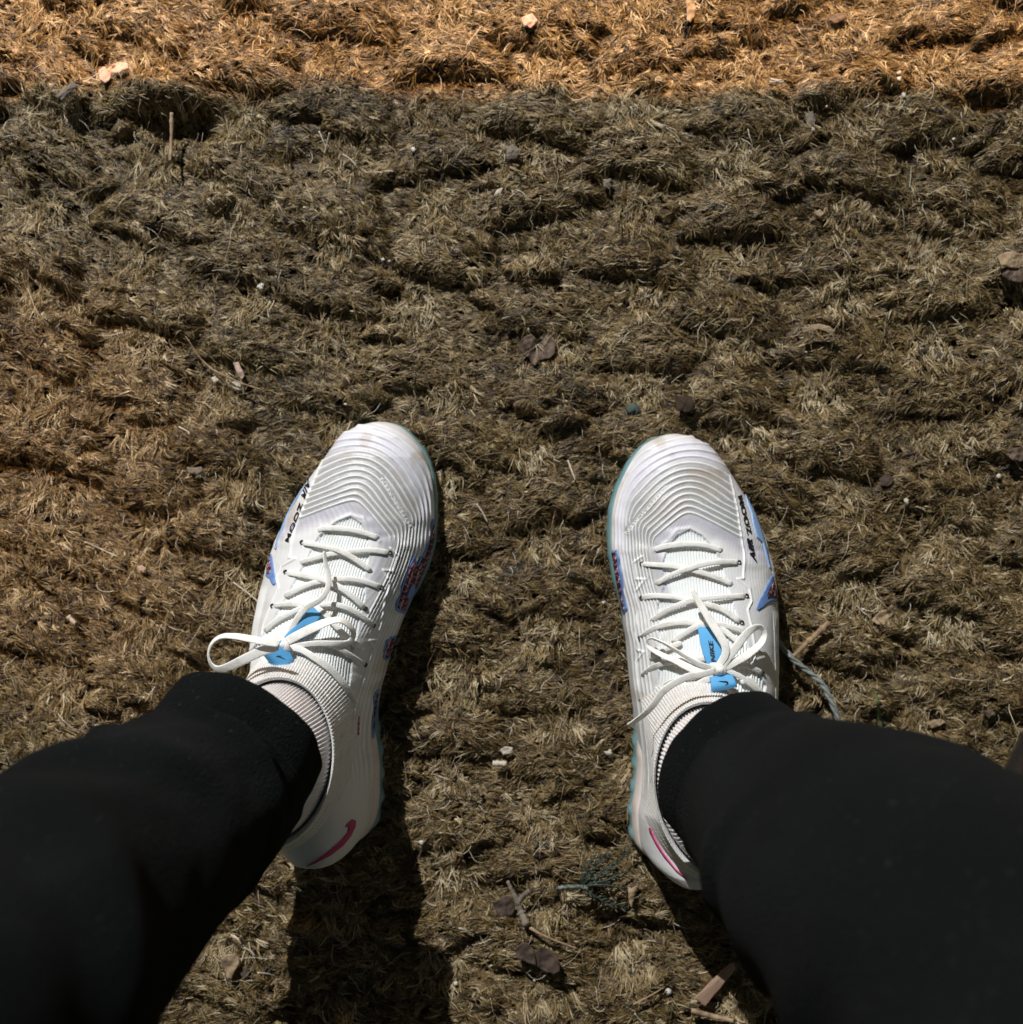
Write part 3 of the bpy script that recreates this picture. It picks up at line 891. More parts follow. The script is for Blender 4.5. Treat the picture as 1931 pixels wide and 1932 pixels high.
tL = tab(shL, rootL, ([(806,1438,.0030),(775,1500,.0056),(720,1575,.0062),(650,1645,.0060),(600,1700,.005)], .0094, [.25, .15, 0]),
         ([(610,1735,.009),(575,1757,.0105),(535,1785,.0112),(500,1812,.0105),(478,1828,.007)], [.0145, .0150, .0155], [.1, .1]),
         ('NIKE',), ((718,1555), (662,1640), 40, .0078), None, inner=([(810,1470,.0005),(770,1560,.001),(720,1610,.001)], .0050, 0))
patch(shL, 'tick_mark', tick(535, 1778, .35, 30), M_black, tL, lift=.0124, step=6, thick=.0004, vert=True)

# prints and inlays, left shoe
g = patch(shL, 'inlay_border', MEDPOLY, M_blue, rootL, lift=.0007)
patch(shL, 'knit_inlay', MEDIN, M_knit, g, lift=.0011, thick=.0007)
patch(shL, 'inlay_badge', [(1478,1268),(1490,1262),(1500,1272),(1496,1310),(1478,1350),(1462,1372),(1448,1362),(1448,1335),(1462,1300)], M_blue, g, lift=.0016, step=7)
g = patch(shL, 'inlay_border', MED2, M_blue, rootL, lift=.0007, step=7); patch(shL, 'knit_inlay', MED2I, M_knit, g, lift=.0011, step=7)
g = patch(shL, 'inlay_border', MED3, M_blue, rootL, lift=.0007, step=7); patch(shL, 'knit_inlay', MED3I, M_knit, g, lift=.0011, step=6)
g = patch(shL, 'inlay_border', [(484,1060),(492,1055),(500,1100),(508,1160),(520,1230),(520,1265),(505,1278),(492,1262),(478,1228),(452,1210),(462,1150)], M_blue, rootL, lift=.0007, step=6)
patch(shL, 'knit_inlay', [(480,1085),(487,1110),(492,1160),(486,1192),(462,1195),(462,1150)], M_knit, g, lift=.0011, step=6)
patch(shL, 'side_stripe', [(768,535),(735,575),(700,622),(665,672),(640,715),(618,760),(590,830),(560,910),(535,985),(522,1020),(516,1018),(532,960),(560,880),(590,800),(622,735),(650,685),(690,625),(730,570)], M_paleblue, rootL, lift=.0009, step=8)
text_patch(shL, 'lettering', 'AIR', (758,512), (704,652), 44, -1, M_black, rootL, shear=.5, lift=.0011, bold=.022)
text_patch(shL, 'lettering', 'ZOOM', (697,688), (592,962), 36, -1, M_black, rootL, shear=0, lift=.0011, bold=.006)
text_patch(shL, 'raised_lettering', 'HYPERSCREEN', (1486,850), (1282,508), 34, -1, M_silverprint, rootL, lift=.0006, bold=.02)
patch(shL, 'pink_tick', [(1060,2943),(1085,2952),(1082,2995),(1050,3060),(995,3130),(905,3200),(800,3255),(715,3290),(800,3240),(900,3165),(975,3100),(1030,3035),(1034,2998),(1010,2997),(1030,2968)], M_pink, rootL, lift=.0008, step=9)
text_patch(shL, 'pink_lettering', 'ZOOM', (1106,2345), (1112,2210), 17, -1, M_pink, rootL, lift=.0008, bold=.02)

# ------------------------------------------------ right shoe
shR, rootR, pR = build_shoe('R', 'right hand white ribbed sneaker with a teal cord lying beside it')
o4 = 1617
barsR = [
 ([(558,952),(640,925),(780,908),(920,915),(1058,954)], W * 1.05, [0, .0006, .0006, 0], 1),
 ([(475,1050),(600,1058),(720,1068),(880,1105),(1010,1148),(1130,1197)], W, [0, .0004, .0004, 0], 1),
 ([(568,1197),(680,1132),(800,1085),(950,1045),(1080,1033),(1167,1038)], W, [0, .0010, .0022, .0010, 0], 1),
 ([(472,1292),(560,1278),(700,1285),(830,1310),(950,1340),(1060,1380),(1188,1467)], W, [0, .0004, .0004, 0], 1),
 ([(538,1462),(620,1400),(720,1350),(850,1305),(1000,1290),(1110,1282),(1222,1278)], W, [0, .0010, .0022, .0010, 0], 1),
 ([(462,1578),(560,1508),(680,1475),(800,1465),(920,1478),(1050,1520),(1130,1580),(1185,1625)], W * 1.1, [0, .0004, .0004, 0], 1),
 ([(690,1610),(780,1545),(880,1492),(1000,1480),(1110,1500),(1220,1535)], W * 1.05, [0, .0010, .0020, .0008, 0], 1),
 ([(535,1735),(590,1690),(690,1640),(760,1610)], W, [0, .0006, .0004], 1),
 ([(472,1852),(560,1785),(690,1745),(810,1742),(932,1722)], W * 1.1, [0, .0010, .0014, .0014], 0),
 ([(1090,1790),(1170,1765),(1250,1785),(1335,1830)], W, [.002, .0010, .0008, 0], 1),
 ([(1060,1800),(1170,1850),(1260,1915),(1330,1980),(1375,2060)], W, [.004, .002, .001, .0], 1),
 ([(1180,1895),(1240,1880),(1300,1935),(1340,2010)], W, [.0015, .001, .0], 1),
]
laceR = add_laces(shR, rootR, barsR, [(475,1050),(1167,1038),(472,1292),(1222,1278),(462,1578),(1188,1468),(1335,1830)])
band('lace_end', shR, [(832,1228,.0175),(868,1300,.0165),(920,1385,.0155),(975,1475,.0145),(1030,1560,.0135),(1070,1635,.012),(1068,1700,.010),(1025,1775,.007)], M_lace, laceR, [.0028, .0048, .0056, .0058, .0056, .0050], roll=[.3, 0, 0])
band('lace_end', shR, [(1000,1812,.107),(900,1838,.108),(800,1855,.108),(700,1905,.108),(620,1965,.107),(560,2050,.104),(500,2115,.099),(440,2162,.092),(375,2206,.085)], M_lace, laceR, [.0046, .0050, .0050, .0046, .0036], zabs=True, roll=[.2, .2, .4])
band('bow_loop', shR, [(1010,1790,0.00576),(920,1778,0.00684),(830,1735,0.00864),(720,1668,0.01080),(620,1610,0.01260),(545,1582,0.01296),(515,1605,0.01188),(535,1650,0.01044),(620,1700,0.00864),(710,1738,0.00720),(790,1780,0.00540),(870,1812,0.00432),(1000,1815,0.00432)], M_lace, laceR, [.0048, .0046, .0040, .0040, .0046, .0052, .0056], roll=[.2, .8, 1.2, 1.0, .8, .3, .1])
band('bow_loop', shR, [(1040,1795,0.00612),(1090,1720,0.00864),(1150,1640,0.01116),(1210,1560,0.01332),(1270,1510,0.01440),(1325,1505,0.01404),(1348,1555,0.01260),(1320,1620,0.01080),(1240,1690,0.00864),(1140,1750,0.00720),(1060,1800,0.00576)], M_lace, laceR, [.0052, .0062, .0060, .0046, .0050, .0056, .0050], roll=[.0, -.1, -.3, -.9, -.5, .1])
band('bow_loop', shR, [(1015,1822,0.00400),(940,1835,0.00400),(860,1850,0.00400),(760,1870,0.00400),(660,1905,0.00400),(640,1930,0.00400),(700,1945,0.00400),(770,1935,0.00400),(800,1900,0.00400)], M_lace, laceR, [.0044, .0046, .0050, .0052, .0044], roll=[.2, .2, .5])
band('lace_end', shR, [(1010,1830,.005),(950,1870,.0035),(890,1900,.003),(850,1930,.0025)], M_lace, laceR, [.0044, .0046, .0042], roll=.1)
kn = []
for (pp, ww) in (([(960,1785,.009),(1000,1780,.0115),(1040,1800,.0125),(1062,1840,.009)], .0046), ([(985,1815,.008),(1010,1795,.012),(1035,1790,.0125),(1075,1825,.009)], .0046), ([(1025,1765,.008),(1030,1805,.0135),(1015,1845,.008)], .0046)):
    p = catmull([q[:2] for q in pp], 8); z = catmull([(q[2], 0) for q in pp], 8)[:, 0]
    kn.append(sweep_pts(shR.P(p[:, 0], p[:, 1], z), ww, .0024, power=2.4))
multi_grid('knot', kn, M_lace, laceR)
tR = tab(shR, rootR, ([(922,1490,.0022),(940,1550,.0044),(960,1630,.0056),(985,1700,.0060),(1010,1780,.005)], [.0090, .0104, .0115, .0110], [.0, .0]),
         ([(1040,1845,.009),(1050,1880,.0105),(1058,1915,.0110),(1062,1948,.009)], [.0140, .0150, .0160], [.0, .0]),
         ('NIKE',), ((1000,1745), (978,1590), 44, .0074), None)
patch(shR, 'tick_mark', tick(1060, 1890, 3.6, 34), M_black, tR, lift=.0122, step=6, thick=.0004, vert=True)
g = patch(shR, 'inlay_border', [(1400,1128),(1412,1165),(1390,1215),(1365,1275),(1378,1288),(1436,1290),(1437,1322),(1400,1312),(1365,1330),(1340,1355),(1300,1382),(1288,1370),(1305,1320),(1345,1245),(1375,1180)], M_blue, rootR, lift=.0007, step=7)
patch(shR, 'knit_inlay', [(1407,1172),(1418,1210),(1430,1262),(1434,1290),(1396,1284),(1362,1296),(1380,1245)], M_knit, g, lift=.0011, step=7)
g = patch(shR, 'inlay_border', [(262,960),(300,955),(318,1010),(318,1060),(335,1120),(345,1200),(355,1290),(372,1370),(362,1398),(345,1402),(330,1330),(308,1240),(290,1140),(275,1050)], M_blue, rootR, lift=.0007, step=7)
patch(shR, 'knit_inlay', [(268,970),(292,968),(305,1020),(308,1080),(325,1160),(335,1240),(345,1320),(358,1370),(350,1385),(336,1330),(312,1230),(294,1130),(278,1040)], M_knit, g, lift=.0011, step=6)
patch(shR, 'side_stripe', [(1205,552),(1225,590),(1262,650),(1290,715),(1318,790),(1342,870),(1362,950),(1380,1030),(1392,1085),(1380,1080),(1360,1010),(1330,900),(1290,860),(1262,760),(1250,690),(1225,620)], M_paleblue, rootR, lift=.0009, step=8)
text_patch(shR, 'lettering', 'AIR', (1288,1045), (1248,862), 46, -1, M_black, rootR, shear=.5, lift=.0011, bold=.022)
text_patch(shR, 'lettering', 'ZOOM', (1252,838), (1180,562), 42, -1, M_black, rootR, shear=0, lift=.0011, bold=.006)
text_patch(shR, 'raised_lettering', 'HYPERSCREEN', (612,532), (352,825), 34, -1, M_silverprint, rootR, lift=.0006, bold=.02)
patch(shR, 'pink_tick', [(530,2932),(544,2930),(556,2962),(574,3012),(634,3112),(718,3222),(800,3300),(722,3240),(636,3138),(580,3050),(552,2995),(537,2968)], M_pink, rootR, lift=.0008, step=9)

for r_ in (rootL, rootR):
    bpy.context.view_layer.update()
    off = Matrix.Translation(-r_.location)
    for ch in r_.children:
        ch.matrix_parent_inverse = off

# ---------------------------------------------------------------- the wearer: trouser legs, socks
M_fleece = mat('black_fleece', (.0036, .0046, .0052), .95, .05, sheen=.012, noise=(11, (.0062, .0080, .0090), .42, .70), bump=(700, 1.0, .0018))  # lighter bluish noise paints the cloth's faint highlights into its colour
nt = M_fleece.node_tree; b_ = nt.nodes['Principled BSDF']                  # lint
tc_ = nt.nodes.new('ShaderNodeTexCoord'); n_ = nt.nodes.new('ShaderNodeTexNoise'); n_.inputs['Scale'].default_value = 420; n_.inputs['Detail'].default_value = 1
nt.links.new(tc_.outputs['Object'], n_.inputs['Vector'])
r_ = nt.nodes.new('ShaderNodeMapRange'); r_.inputs[1].default_value = .70; r_.inputs[2].default_value = .76; r_.inputs[4].default_value = .3
nt.links.new(n_.outputs['Fac'], r_.inputs[0])
x_ = nt.nodes.new('ShaderNodeMix'); x_.data_type = 'RGBA'; x_.inputs[7].default_value = (.05, .055, .06, 1)
old_ = b_.inputs['Base Color'].links[0].from_socket
nt.links.new(r_.outputs[0], x_.inputs[0]); nt.links.new(old_, x_.inputs[6]); nt.links.new(x_.outputs[2], b_.inputs['Base Color'])
person = empty('person', (0, -.35, 0))
tag(person, 'seated person in black tracksuit trousers, knees apart, wearing both white sneakers', 'person')
poff = Matrix.Translation((0, .35, 0))

def limb(name, axis, radii, squash, folds, mat_, n=150, m=110, seed=0, cuff=True):
    """tube of cloth with folds; axis points with radii, first point is the cuff"""
    A = catmull(axis, 20); Rr = catmull([(r, 0) for r in radii], 20)[:, 0]
    s = np.concatenate([[0], np.cumsum(np.linalg.norm(np.diff(A, axis=0), axis=1))])
    L = s[-1]
    t = np.linspace(0, 1, n) ** 1.15 * L
    A = np.stack([np.interp(t, s, A[:, i]) for i in range(3)], 1); R = np.interp(t, s, Rr)
    T = np.gradient(A, axis=0); T /= np.linalg.norm(T, axis=1)[:, None]
    ref = np.array([1.0, 0.0, 0.0])
    B1 = np.cross(T, ref); B1 /= np.linalg.norm(B1, axis=1)[:, None]
    B2 = np.cross(B1, T)
    a = np.linspace(0, 2 * math.pi, m, endpoint=False)
    aa, tt = np.meshgrid(a, t)
    disp = .0070 * (fbm(np.cos(aa) * 1.6 + tt * 9 + 5, np.sin(aa) * 1.6 + tt * 14 + seed, seed, 3) - .5)
    for (t0, a0, slope, wid, amp, span) in folds:
        da = np.angle(np.exp(1j * (aa - a0)))
        line = tt - (t0 + slope * da)
        disp = disp + amp * (np.exp(-(line / wid) ** 2) - .7 * np.exp(-((line - wid * 1.9) / wid) ** 2)) * np.exp(-(da / span) ** 2)
    rr = R[:, None] + disp
    P = A[:, None] + rr[..., None] * (np.cos(aa)[..., None] * B1[:, None] * squash[0] + np.sin(aa)[..., None] * B2[:, None] * squash[1])
    rows = [P]
    if cuff:                                        # turned-in hem
        inner = []
        for k, (ds, dt) in enumerate(((.985, -.0012), (.955, -.0010), (.93, .003), (.92, .03))):
            inner.append(A[0] + T[0] * dt + (P[0] - A[0]) * ds)
        rows = [np.stack(inner[::-1], 0), P]
    P = np.vstack(rows)
    o = grid_obj(name, P, mat_, person, close_v=True)
    o.matrix_parent_inverse = poff
    return o

TROUSERS = dict(
 L=dict(axis=[tuple(D(464, 1380, .128)), (-.162, -.148, .160), (-.186, -.163, .25), (-.208, -.184, .35), (-.235, -.215, .45), (-.235, -.26, .515), (-.21, -.38, .52), (-.16, -.55, .52), (-.11, -.68, .54)],
        radii=[.0470, .0500, .060, .070, .070, .072, .078, .088, .10],
        folds=[(.05, .6, .02, .009, .004, .9), (.12, .2, -.03, .012, .005, .8), (.19, .8, .02, .014, .006, .9), (.105, 4.4, .01, .006, .004, .5), (.06, 1.6, .012, .006, .003, .8), (.14, 5.2, -.02, .008, .005, .6), (.020, 0, 0, .0022, -.0022, 9), (.09, 5.8, .03, .007, .004, .7), (.03, 1.0, .01, .005, .002, .6)]),
 R=dict(axis=[tuple(D(1376, 1440, .128)), (.136, -.153, .160), (.158, -.162, .25), (.188, -.176, .35), (.215, -.215, .45), (.215, -.26, .515), (.20, -.38, .52), (.15, -.55, .52), (.11, -.68, .54)],
        radii=[.0462, .0505, .068, .072, .072, .072, .078, .088, .10],
        folds=[(.05, .3, -.02, .009, .002, .9), (.15, .9, .03, .014, .003, .8), (.075, 2.6, .03, .010, .008, 1.2), (.10, 4.6, .02, .006, .004, .6), (.020, 0, 0, .0022, -.0022, 9), (.045, 2.9, -.02, .006, .004, .7), (.10, 3.4, .025, .009, .006, .6), (.15, 3.6, .03, .012, .006, 1.0)]))
for sd, seed in (('L', 1), ('R', 5)):
    q = TROUSERS[sd]
    o = limb('trouser_leg', q['axis'], q['radii'], (1.0, 1.0), q['folds'], M_fleece, seed=seed)
# seat of the trousers and the lower torso behind the camera
def blob(name, rings, mat_):
    rows = []
    a = np.linspace(0, 2 * math.pi, 48, endpoint=False)
    for (x, y, z, rx, ry) in rings:
        rows.append(np.column_stack([x + rx * np.cos(a), y + ry * np.sin(a), np.full(48, z)]))
    R = np.stack(rows, 0)
    tt = np.linspace(0, len(rows) - 1, len(rows) * 5); i0 = np.clip(tt.astype(int), 0, len(rows) - 2); fr = (tt - i0)[:, None, None]
    fr = fr * fr * (3 - 2 * fr)
    Rd = R[i0] * (1 - fr) + R[i0 + 1] * fr
    o = grid_obj(name, Rd, mat_, person, close_v=True); o.matrix_parent_inverse = poff
    return o
M_hood = mat('charcoal_sweatshirt', (.02, .021, .024), .95, .1, sheen=.1, bump=(900, .5, .001))
blob('trouser_seat', [(0, -.66, .435, .02, .02), (0, -.66, .44, .15, .09), (0, -.66, .48, .195, .13), (0, -.67, .55, .19, .125), (0, -.68, .64, .17, .115), (0, -.68, .66, .16, .11)], M_fleece)
blob('sweatshirt', [(0, -.68, .60, .172, .118), (0, -.68, .62, .18, .125), (0, -.70, .75, .175, .12), (0, -.73, .95, .20, .125), (0, -.74, 1.04, .20, .11), (0, -.74, 1.09, .10, .07), (0, -.735, 1.10, .04, .04)], M_hood)

for sd, sh in (('L', shL), ('R', shR)):
    cxy, ex, zc = sh.collar
    rows = []
    a0 = np.array(TROUSERS[sd]['axis'][1])
    nz = 26
    for k in range(nz):
        z = .070 + k * .0035
        f = sstep(.095, .155, z)
        cen = cxy * (1 - f) + a0[:2] * f
        s_ = .90 - .16 * sstep(.095, .15, z)
        ang = np.arange(len(ex))
        rib = .0007 * np.cos(ang / len(ex) * 2 * math.pi * 110)
        e = ex * s_
        e[:, 1] *= 1 - .25 * f
        L = np.linalg.norm(e, axis=1)[:, None]
        e = e * (1 + rib[:, None] / L)
        rows.append(np.column_stack([cen + e, np.full(len(e), z)]))
    P = np.stack(rows, 0)
    o = grid_obj('sock', P, M_sock, person, close_v=True); o.matrix_parent_inverse = poff

# ---------------------------------------------------------------- camping chair: only a leg tube shows
M_tube = mat('black_enamelled_tube', (.010, .010, .011), .2, .7)
M_seat = mat('black_chair_fabric', (.012, .012, .013), .9, .1, bump=(500, .4, .001))
chair = empty('folding_chair', (0, -.6, 0))
tag(chair, 'black folding chair under the seated person, glossy front leg tube at the right edge', 'chair')
coff = Matrix.Translation((0, .6, 0))
def tube(name, pts, r, mat_, parent, off, seg=16):
    p = np.array(pts, float)
    up = (0, 0, 1) if abs((p[-1] - p[0])[2]) < .95 * np.linalg.norm(p[-1] - p[0]) else (0, 1, 0)
    o = multi_grid(name, [sweep_pts(catmull(p, 8), 2 * r, 2 * r, seg=seg, power=2, taper=False, up=up)], mat_, parent)
    o.matrix_parent_inverse = off
    return o
legs = [((.44, .026, 0), (.2705, -.095, .19), (.02, -.285, .44)), ((-.50, -.06, 0), (-.25, -.19, .20), (-.02, -.32, .44)),
        ((.30, -.95, 0), (0, -.90, .25), (-.26, -.86, .44)), ((-.30, -.95, 0), (0, -.93, .25), (.26, -.86, .44)),
        ((.27, -.30, .44), (.28, -.6, .44), (.27, -.88, .44)), ((-.27, -.30, .44), (-.28, -.6, .44), (-.27, -.88, .44)),
        ((.26, -.86, .40), (.26, -.95, .70), (.27, -1.02, .95)), ((-.26, -.86, .40), (-.26, -.95, .70), (-.27, -1.02, .95)),
        ((.02, -.29, .44), (.27, -.30, .44), (.275, -.31, .44)), ((-.02, -.32, .44), (-.27, -.30, .44), (-.275, -.31, .44))]
names = ['leg'] * 4 + ['seat_rail'] * 2 + ['back_post'] * 2 + ['front_rail'] * 2
for nm, l in zip(names, legs): tube(nm, l, .0075, M_tube, chair, coff)
gx_, gy_ = np.meshgrid(np.linspace(-.265, .265, 24), np.linspace(-.31, -.87, 24))
gz_ = .437 - .035 * (1 - (gx_ / .265) ** 2)
seat = grid_obj('seat', np.stack([gx_, gy_, gz_], -1), M_seat, chair); seat.matrix_parent_inverse = coff
sm = seat.modifiers.new('thickness', 'SOLIDIFY'); sm.thickness = .003
tt_ = np.linspace(0, 1, 20); gx_, gt_ = np.meshgrid(np.linspace(-.262, .262, 24), tt_)
back = grid_obj('backrest', np.stack([gx_, -.90 - .12 * gt_ - .03 * (1 - (gx_ / .262) ** 2), .58 + .36 * gt_], -1), M_seat, chair); back.matrix_parent_inverse = coff
sm = back.modifiers.new('thickness', 'SOLIDIFY'); sm.thickness = .003

# ---------------------------------------------------------------- turf fibres
def hair_object(name, pts, radius, tint, mat_):
    """pts (n,k,3) -> one curves object"""
    n, k = pts.shape[:2]
    hc = bpy.data.hair_curves.new(name)
    hc.add_curves([k] * n)
    hc.attributes['position'].data.foreach_set('vector', pts.reshape(-1).astype(np.float32))
    ra = hc.attributes.get('radius') or hc.attributes.new('radius', 'FLOAT', 'POINT')
    ra.data.foreach_set('value', radius.reshape(-1).astype(np.float32))
    ta = hc.attributes.new('tint', 'FLOAT', 'CURVE')
    ta.data.foreach_set('value', tint.astype(np.float32))
    o = bpy.data.objects.new(name, hc); C.objects.link(o)
    hc.materials.append(mat_)
    return o

def inside_shoes(x, y, margin=.004):
    r = np.zeros(x.shape, bool)
    for sh in (shL, shR):
        l, rr = sh.edges(y)
        r |= (y < sh.y1 - margin) & (y > sh.y0 + margin) & (x > l + margin) & (x < rr - margin)
    return r

def make_fibres(n_lock, per, ext, lock_r, lrange, rad, seed, keep=None, k=5):
    g = np.random.default_rng(seed)
    lx = g.uniform(ext[0], ext[1], n_lock); ly = g.uniform(ext[2], ext[3], n_lock)
    if keep is not None:
        m = keep(lx, ly); lx, ly = lx[m], ly[m]
    ok = ~inside_shoes(lx, ly); lx, ly = lx[ok], ly[ok]
    n_lock = len(lx)
    cl = samp(CL, lx, ly); fl = samp(FLOW, lx, ly)
    # broad combing: fibres lie mostly across the view, drooping to the right; swings with slow noise
    swing = (fbm(lx / .16, ly / .10, 21, 2) - .5) * .9
    side_ = np.where(value_noise(lx / .05, ly / .02, 31) + g.normal(0, .08, n_lock) > .45, 0.0, math.pi)
    ang_c = fl + swing * .6 + side_ + g.normal(0, .28, n_lock)
    ang_h = -math.pi / 2 + g.normal(0, .45, n_lock) + swing * .5 + np.where(g.random(n_lock) < .35, math.pi, 0)
    hollow = cl < .30 + .30 * g.random(n_lock)
    wild = g.random(n_lock) < .16
    ang = np.where(hollow, ang_h, ang_c)
    ang = np.where(wild, g.uniform(0, 2 * math.pi, n_lock), ang)
    elev = np.where(hollow, g.uniform(.45, 1.1, n_lock), g.uniform(-.02, .45, n_lock))
    length = g.uniform(*lrange, n_lock) * np.where(hollow, 1.25, 1.0)
    curl = g.normal(0, .5, n_lock)
    tint0 = .42 + .30 * (fbm(lx / .05, ly / .04, 41, 3) - .5) + np.where(hollow, .22, -.02) + g.normal(0, .19, n_lock)
    I = np.repeat(np.arange(n_lock), per)
    N = len(I)
    x = lx[I] + g.normal(0, lock_r, N); y = ly[I] + g.normal(0, lock_r * .7, N)
    z = samp(HM, x, y)
    dx = (x - lx[I]); dy = (y - ly[I])
    a = ang[I] + g.normal(0, .16, N); e = elev[I] + g.normal(0, .14, N)
    Ln = length[I] * g.uniform(.6, 1.15, N)
    step = Ln / (k - 1)
    cv = curl[I] + g.normal(0, .35, N)
    pts = np.zeros((N, k, 3)); pts[:, 0] = np.stack([x, y, z - .0012], 1)
    # gather the fibre tips of one lock towards its middle line
    perp = np.stack([-np.sin(ang[I]), np.cos(ang[I])], 1)
    offp = dx * perp[:, 0] + dy * perp[:, 1]
    px, py = x.copy(), y.copy(); lift = np.full(N, -.0012); clump = g.uniform(.45, .98, n_lock)[I]
    base = z.copy()
    for s in range(1, k):
        aa = a + cv * (s / (k - 1))
        ee = e - .75 * (s / (k - 1)) * np.maximum(e, .2)
        px = px + step * np.cos(aa) * np.cos(ee); py = py + step * np.sin(aa) * np.cos(ee)
        lift = lift + step * np.sin(np.maximum(ee, -.3))
        gz = samp(HM, px, py)
        base = np.maximum(base * .72 + gz * .28, gz)
        f = clump * (s / (k - 1)) ** 1.3
        pts[:, s] = np.stack([px - perp[:, 0] * offp * f, py - perp[:, 1] * offp * f, np.maximum(base + lift, gz - .0003)], 1)
    rads = rad * g.uniform(.65, 1.25, N)[:, None] * np.linspace(1, .35, k)[None]
    tint = np.clip(tint0[I] + g.normal(0, .17, N), 0, 1)
    inside = inside_shoes(pts[:, -1, 0], pts[:, -1, 1], .0015) | inside_shoes(pts[:, 2, 0], pts[:, 2, 1], .0015)
    m = ~inside
    return pts[m], rads[m], tint[m]

straw = fibre_mat('dry_turf_fibre', [(0.0, (.016, .0098, .0040)), (.25, (.066, .041, .0145)), (.5, (.175, .117, .044)), (.75, (.33, .245, .118)), (1.0, (.62, .53, .36))])
V = .385
pA = make_fibres(92000, 7, (-V, V, -V, V), .0010, (.0045, .0110), .00036, 1)
outside = lambda x, y: (np.abs(x) > V) | (np.abs(y) > V)
pB = make_fibres(90000, 6, (-1.28, 1.28, -1.28, 1.28), .0020, (.007, .015), .00055, 2, keep=outside, k=4)
rim = []
g2 = np.random.default_rng(5)
for sh in (shL, shR):
    yy_ = g2.uniform(sh.y0 + .01, sh.y1 + .003, 900); l_, r_ = sh.edges(yy_)
    sd_ = g2.random(900) < .5
    xx_ = np.where(sd_, l_ - g2.uniform(.0005, .004, 900), r_ + g2.uniform(.0005, .004, 900))
    k_ = 5; a_ = np.where(sd_, 0, math.pi) + g2.normal(0, .8, 900); L_ = g2.uniform(.007, .0135, 900); e_ = g2.uniform(.7, 1.35, 900)
    P_ = np.zeros((900, k_, 3)); x_, y_, z_ = xx_.copy(), yy_.copy(), samp(HM, xx_, yy_) - .001
    for s in range(k_):
        P_[:, s] = np.stack([x_, y_, z_], 1)
        st = L_ / (k_ - 1); e2 = e_ - .35 * s
        x_ = x_ + st * np.cos(a_) * np.cos(e2); y_ = y_ + st * np.sin(a_) * np.cos(e2); z_ = z_ + st * np.sin(e2)
    rim.append((P_, .00030 * g2.uniform(.6, 1.1, 900)[:, None] * np.linspace(1, .35, k_)[None], np.clip(g2.normal(.55, .2, 900), 0, 1)))
pA = tuple(np.concatenate([pA[i]] + [q[i] for q in rim], 0) for i in range(3))
oA = hair_object('turf', pA[0], pA[1], pA[2], straw); tag(oA, 'matted dry brown turf fibres in combed clumps all over the ground', 'turf', kind='stuff')
oB = hair_object('turf', pB[0], pB[1], pB[2], straw); tag(oB, 'matted dry brown turf further out around the seated person', 'turf', kind='stuff')

# long pale stray fibres lying over the mat
g = np.random.default_rng(77)
n = 3600; k = 9
x = g.uniform(-V, V, n); y = g.uniform(-V, V, n); m = ~inside_shoes(x, y, -.002); x, y = x[m], y[m]; n = len(x)
a = np.where(g.random(n) < .5, g.normal(-math.pi / 2, .6, n), g.uniform(0, 6.28, n)); Ln = g.uniform(.004, .017, n) * np.where(g.random(n) < .06, 1.9, 1); cv = g.normal(0, .8, n)
wv = g.normal(0, .18, n)
pts = np.zeros((n, k, 3)); px, py = x.copy(), y.copy()
e = g.uniform(.0, .35, n)
lift = g.uniform(.002, .005, n)
for s in range(k):
    pts[:, s] = np.stack([px, py, np.maximum(samp(HM, px, py), samp(HM, x, y) * .6) + lift + Ln * e * math.sin(s / (k - 1) * math.pi) ], 1)
    aa = a + cv * s / (k - 1) + wv * math.sin(s * 1.1)
    px = px + Ln / (k - 1) * np.cos(aa); py = py + Ln / (k - 1) * np.sin(aa)
ins = inside_shoes(pts[:, :, 0].ravel(), pts[:, :, 1].ravel(), -.001).reshape(n, k).any(1)
pts = pts[~ins]; n = len(pts)
rads = g.uniform(.00009, .00021, n)[:, None] * np.linspace(1, .5, k)[None]
pale = fibre_mat('pale_stray_fibre', [(0, (.20, .14, .08)), (.6, (.38, .30, .19)), (1, (.74, .68, .56))], .4)
oS = hair_object('loose_fibres', pts, rads, g.random(n) ** 1.3, pale); tag(oS, 'long pale stray fibres lying across the matted turf', 'fibres', kind='stuff')

# ---------------------------------------------------------------- litter lying on the turf
def top_z(x, y): return ground_z(x, y) + .0045
M_leafbrown = mat('dry_leaf_brown', (.175, .128, .095), .75, .25, noise=(260, (.065, .045, .032), .35, .62), bump=(420, 1.0, .0012))
M_leaftan = mat('dry_leaf_tan', (.34, .25, .16), .7, .25, noise=(160, (.20, .14, .08), .45, .7), bump=(420, .9, .0010))
M_leafdark = mat('dead_leaf_dark', (.085, .062, .050), .8, .2, noise=(150, (.05, .035, .028), .4, .7), bump=(420, .6, .0008))
M_leafpink = mat('dry_leaf_pinkish', (.46, .34, .28), .7, .25, noise=(170, (.30, .20, .16), .45, .7), bump=(420, .9, .0010))
M_chip = mat('weathered_wood', (.30, .23, .15), .75, .2, noise=(120, (.17, .12, .07), .4, .7), bump=(400, .8, .0008))
M_chipgrey = mat('grey_wood', (.20, .17, .14), .8, .2, noise=(140, (.12, .10, .08), .4, .7), bump=(400, .9, .001))
M_chipdark = mat('dark_bark', (.055, .038, .026), .85, .2, noise=(140, (.03, .02, .015), .4, .7), bump=(400, .9, .001))
M_pale = mat('bleached_flake', (.50, .45, .37), .7, .25, noise=(200, (.45, .38, .30), .5, .75), bump=(600, .6, .0006))
M_white = mat('white_crumb', (.62, .59, .54), .6, .3, bump=(800, .6, .0005))
M_twig = mat('pale_twig_bark', (.36, .26, .17), .75, .2, noise=(220, (.20, .13, .08), .4, .7), bump=(700, .7, .0006))
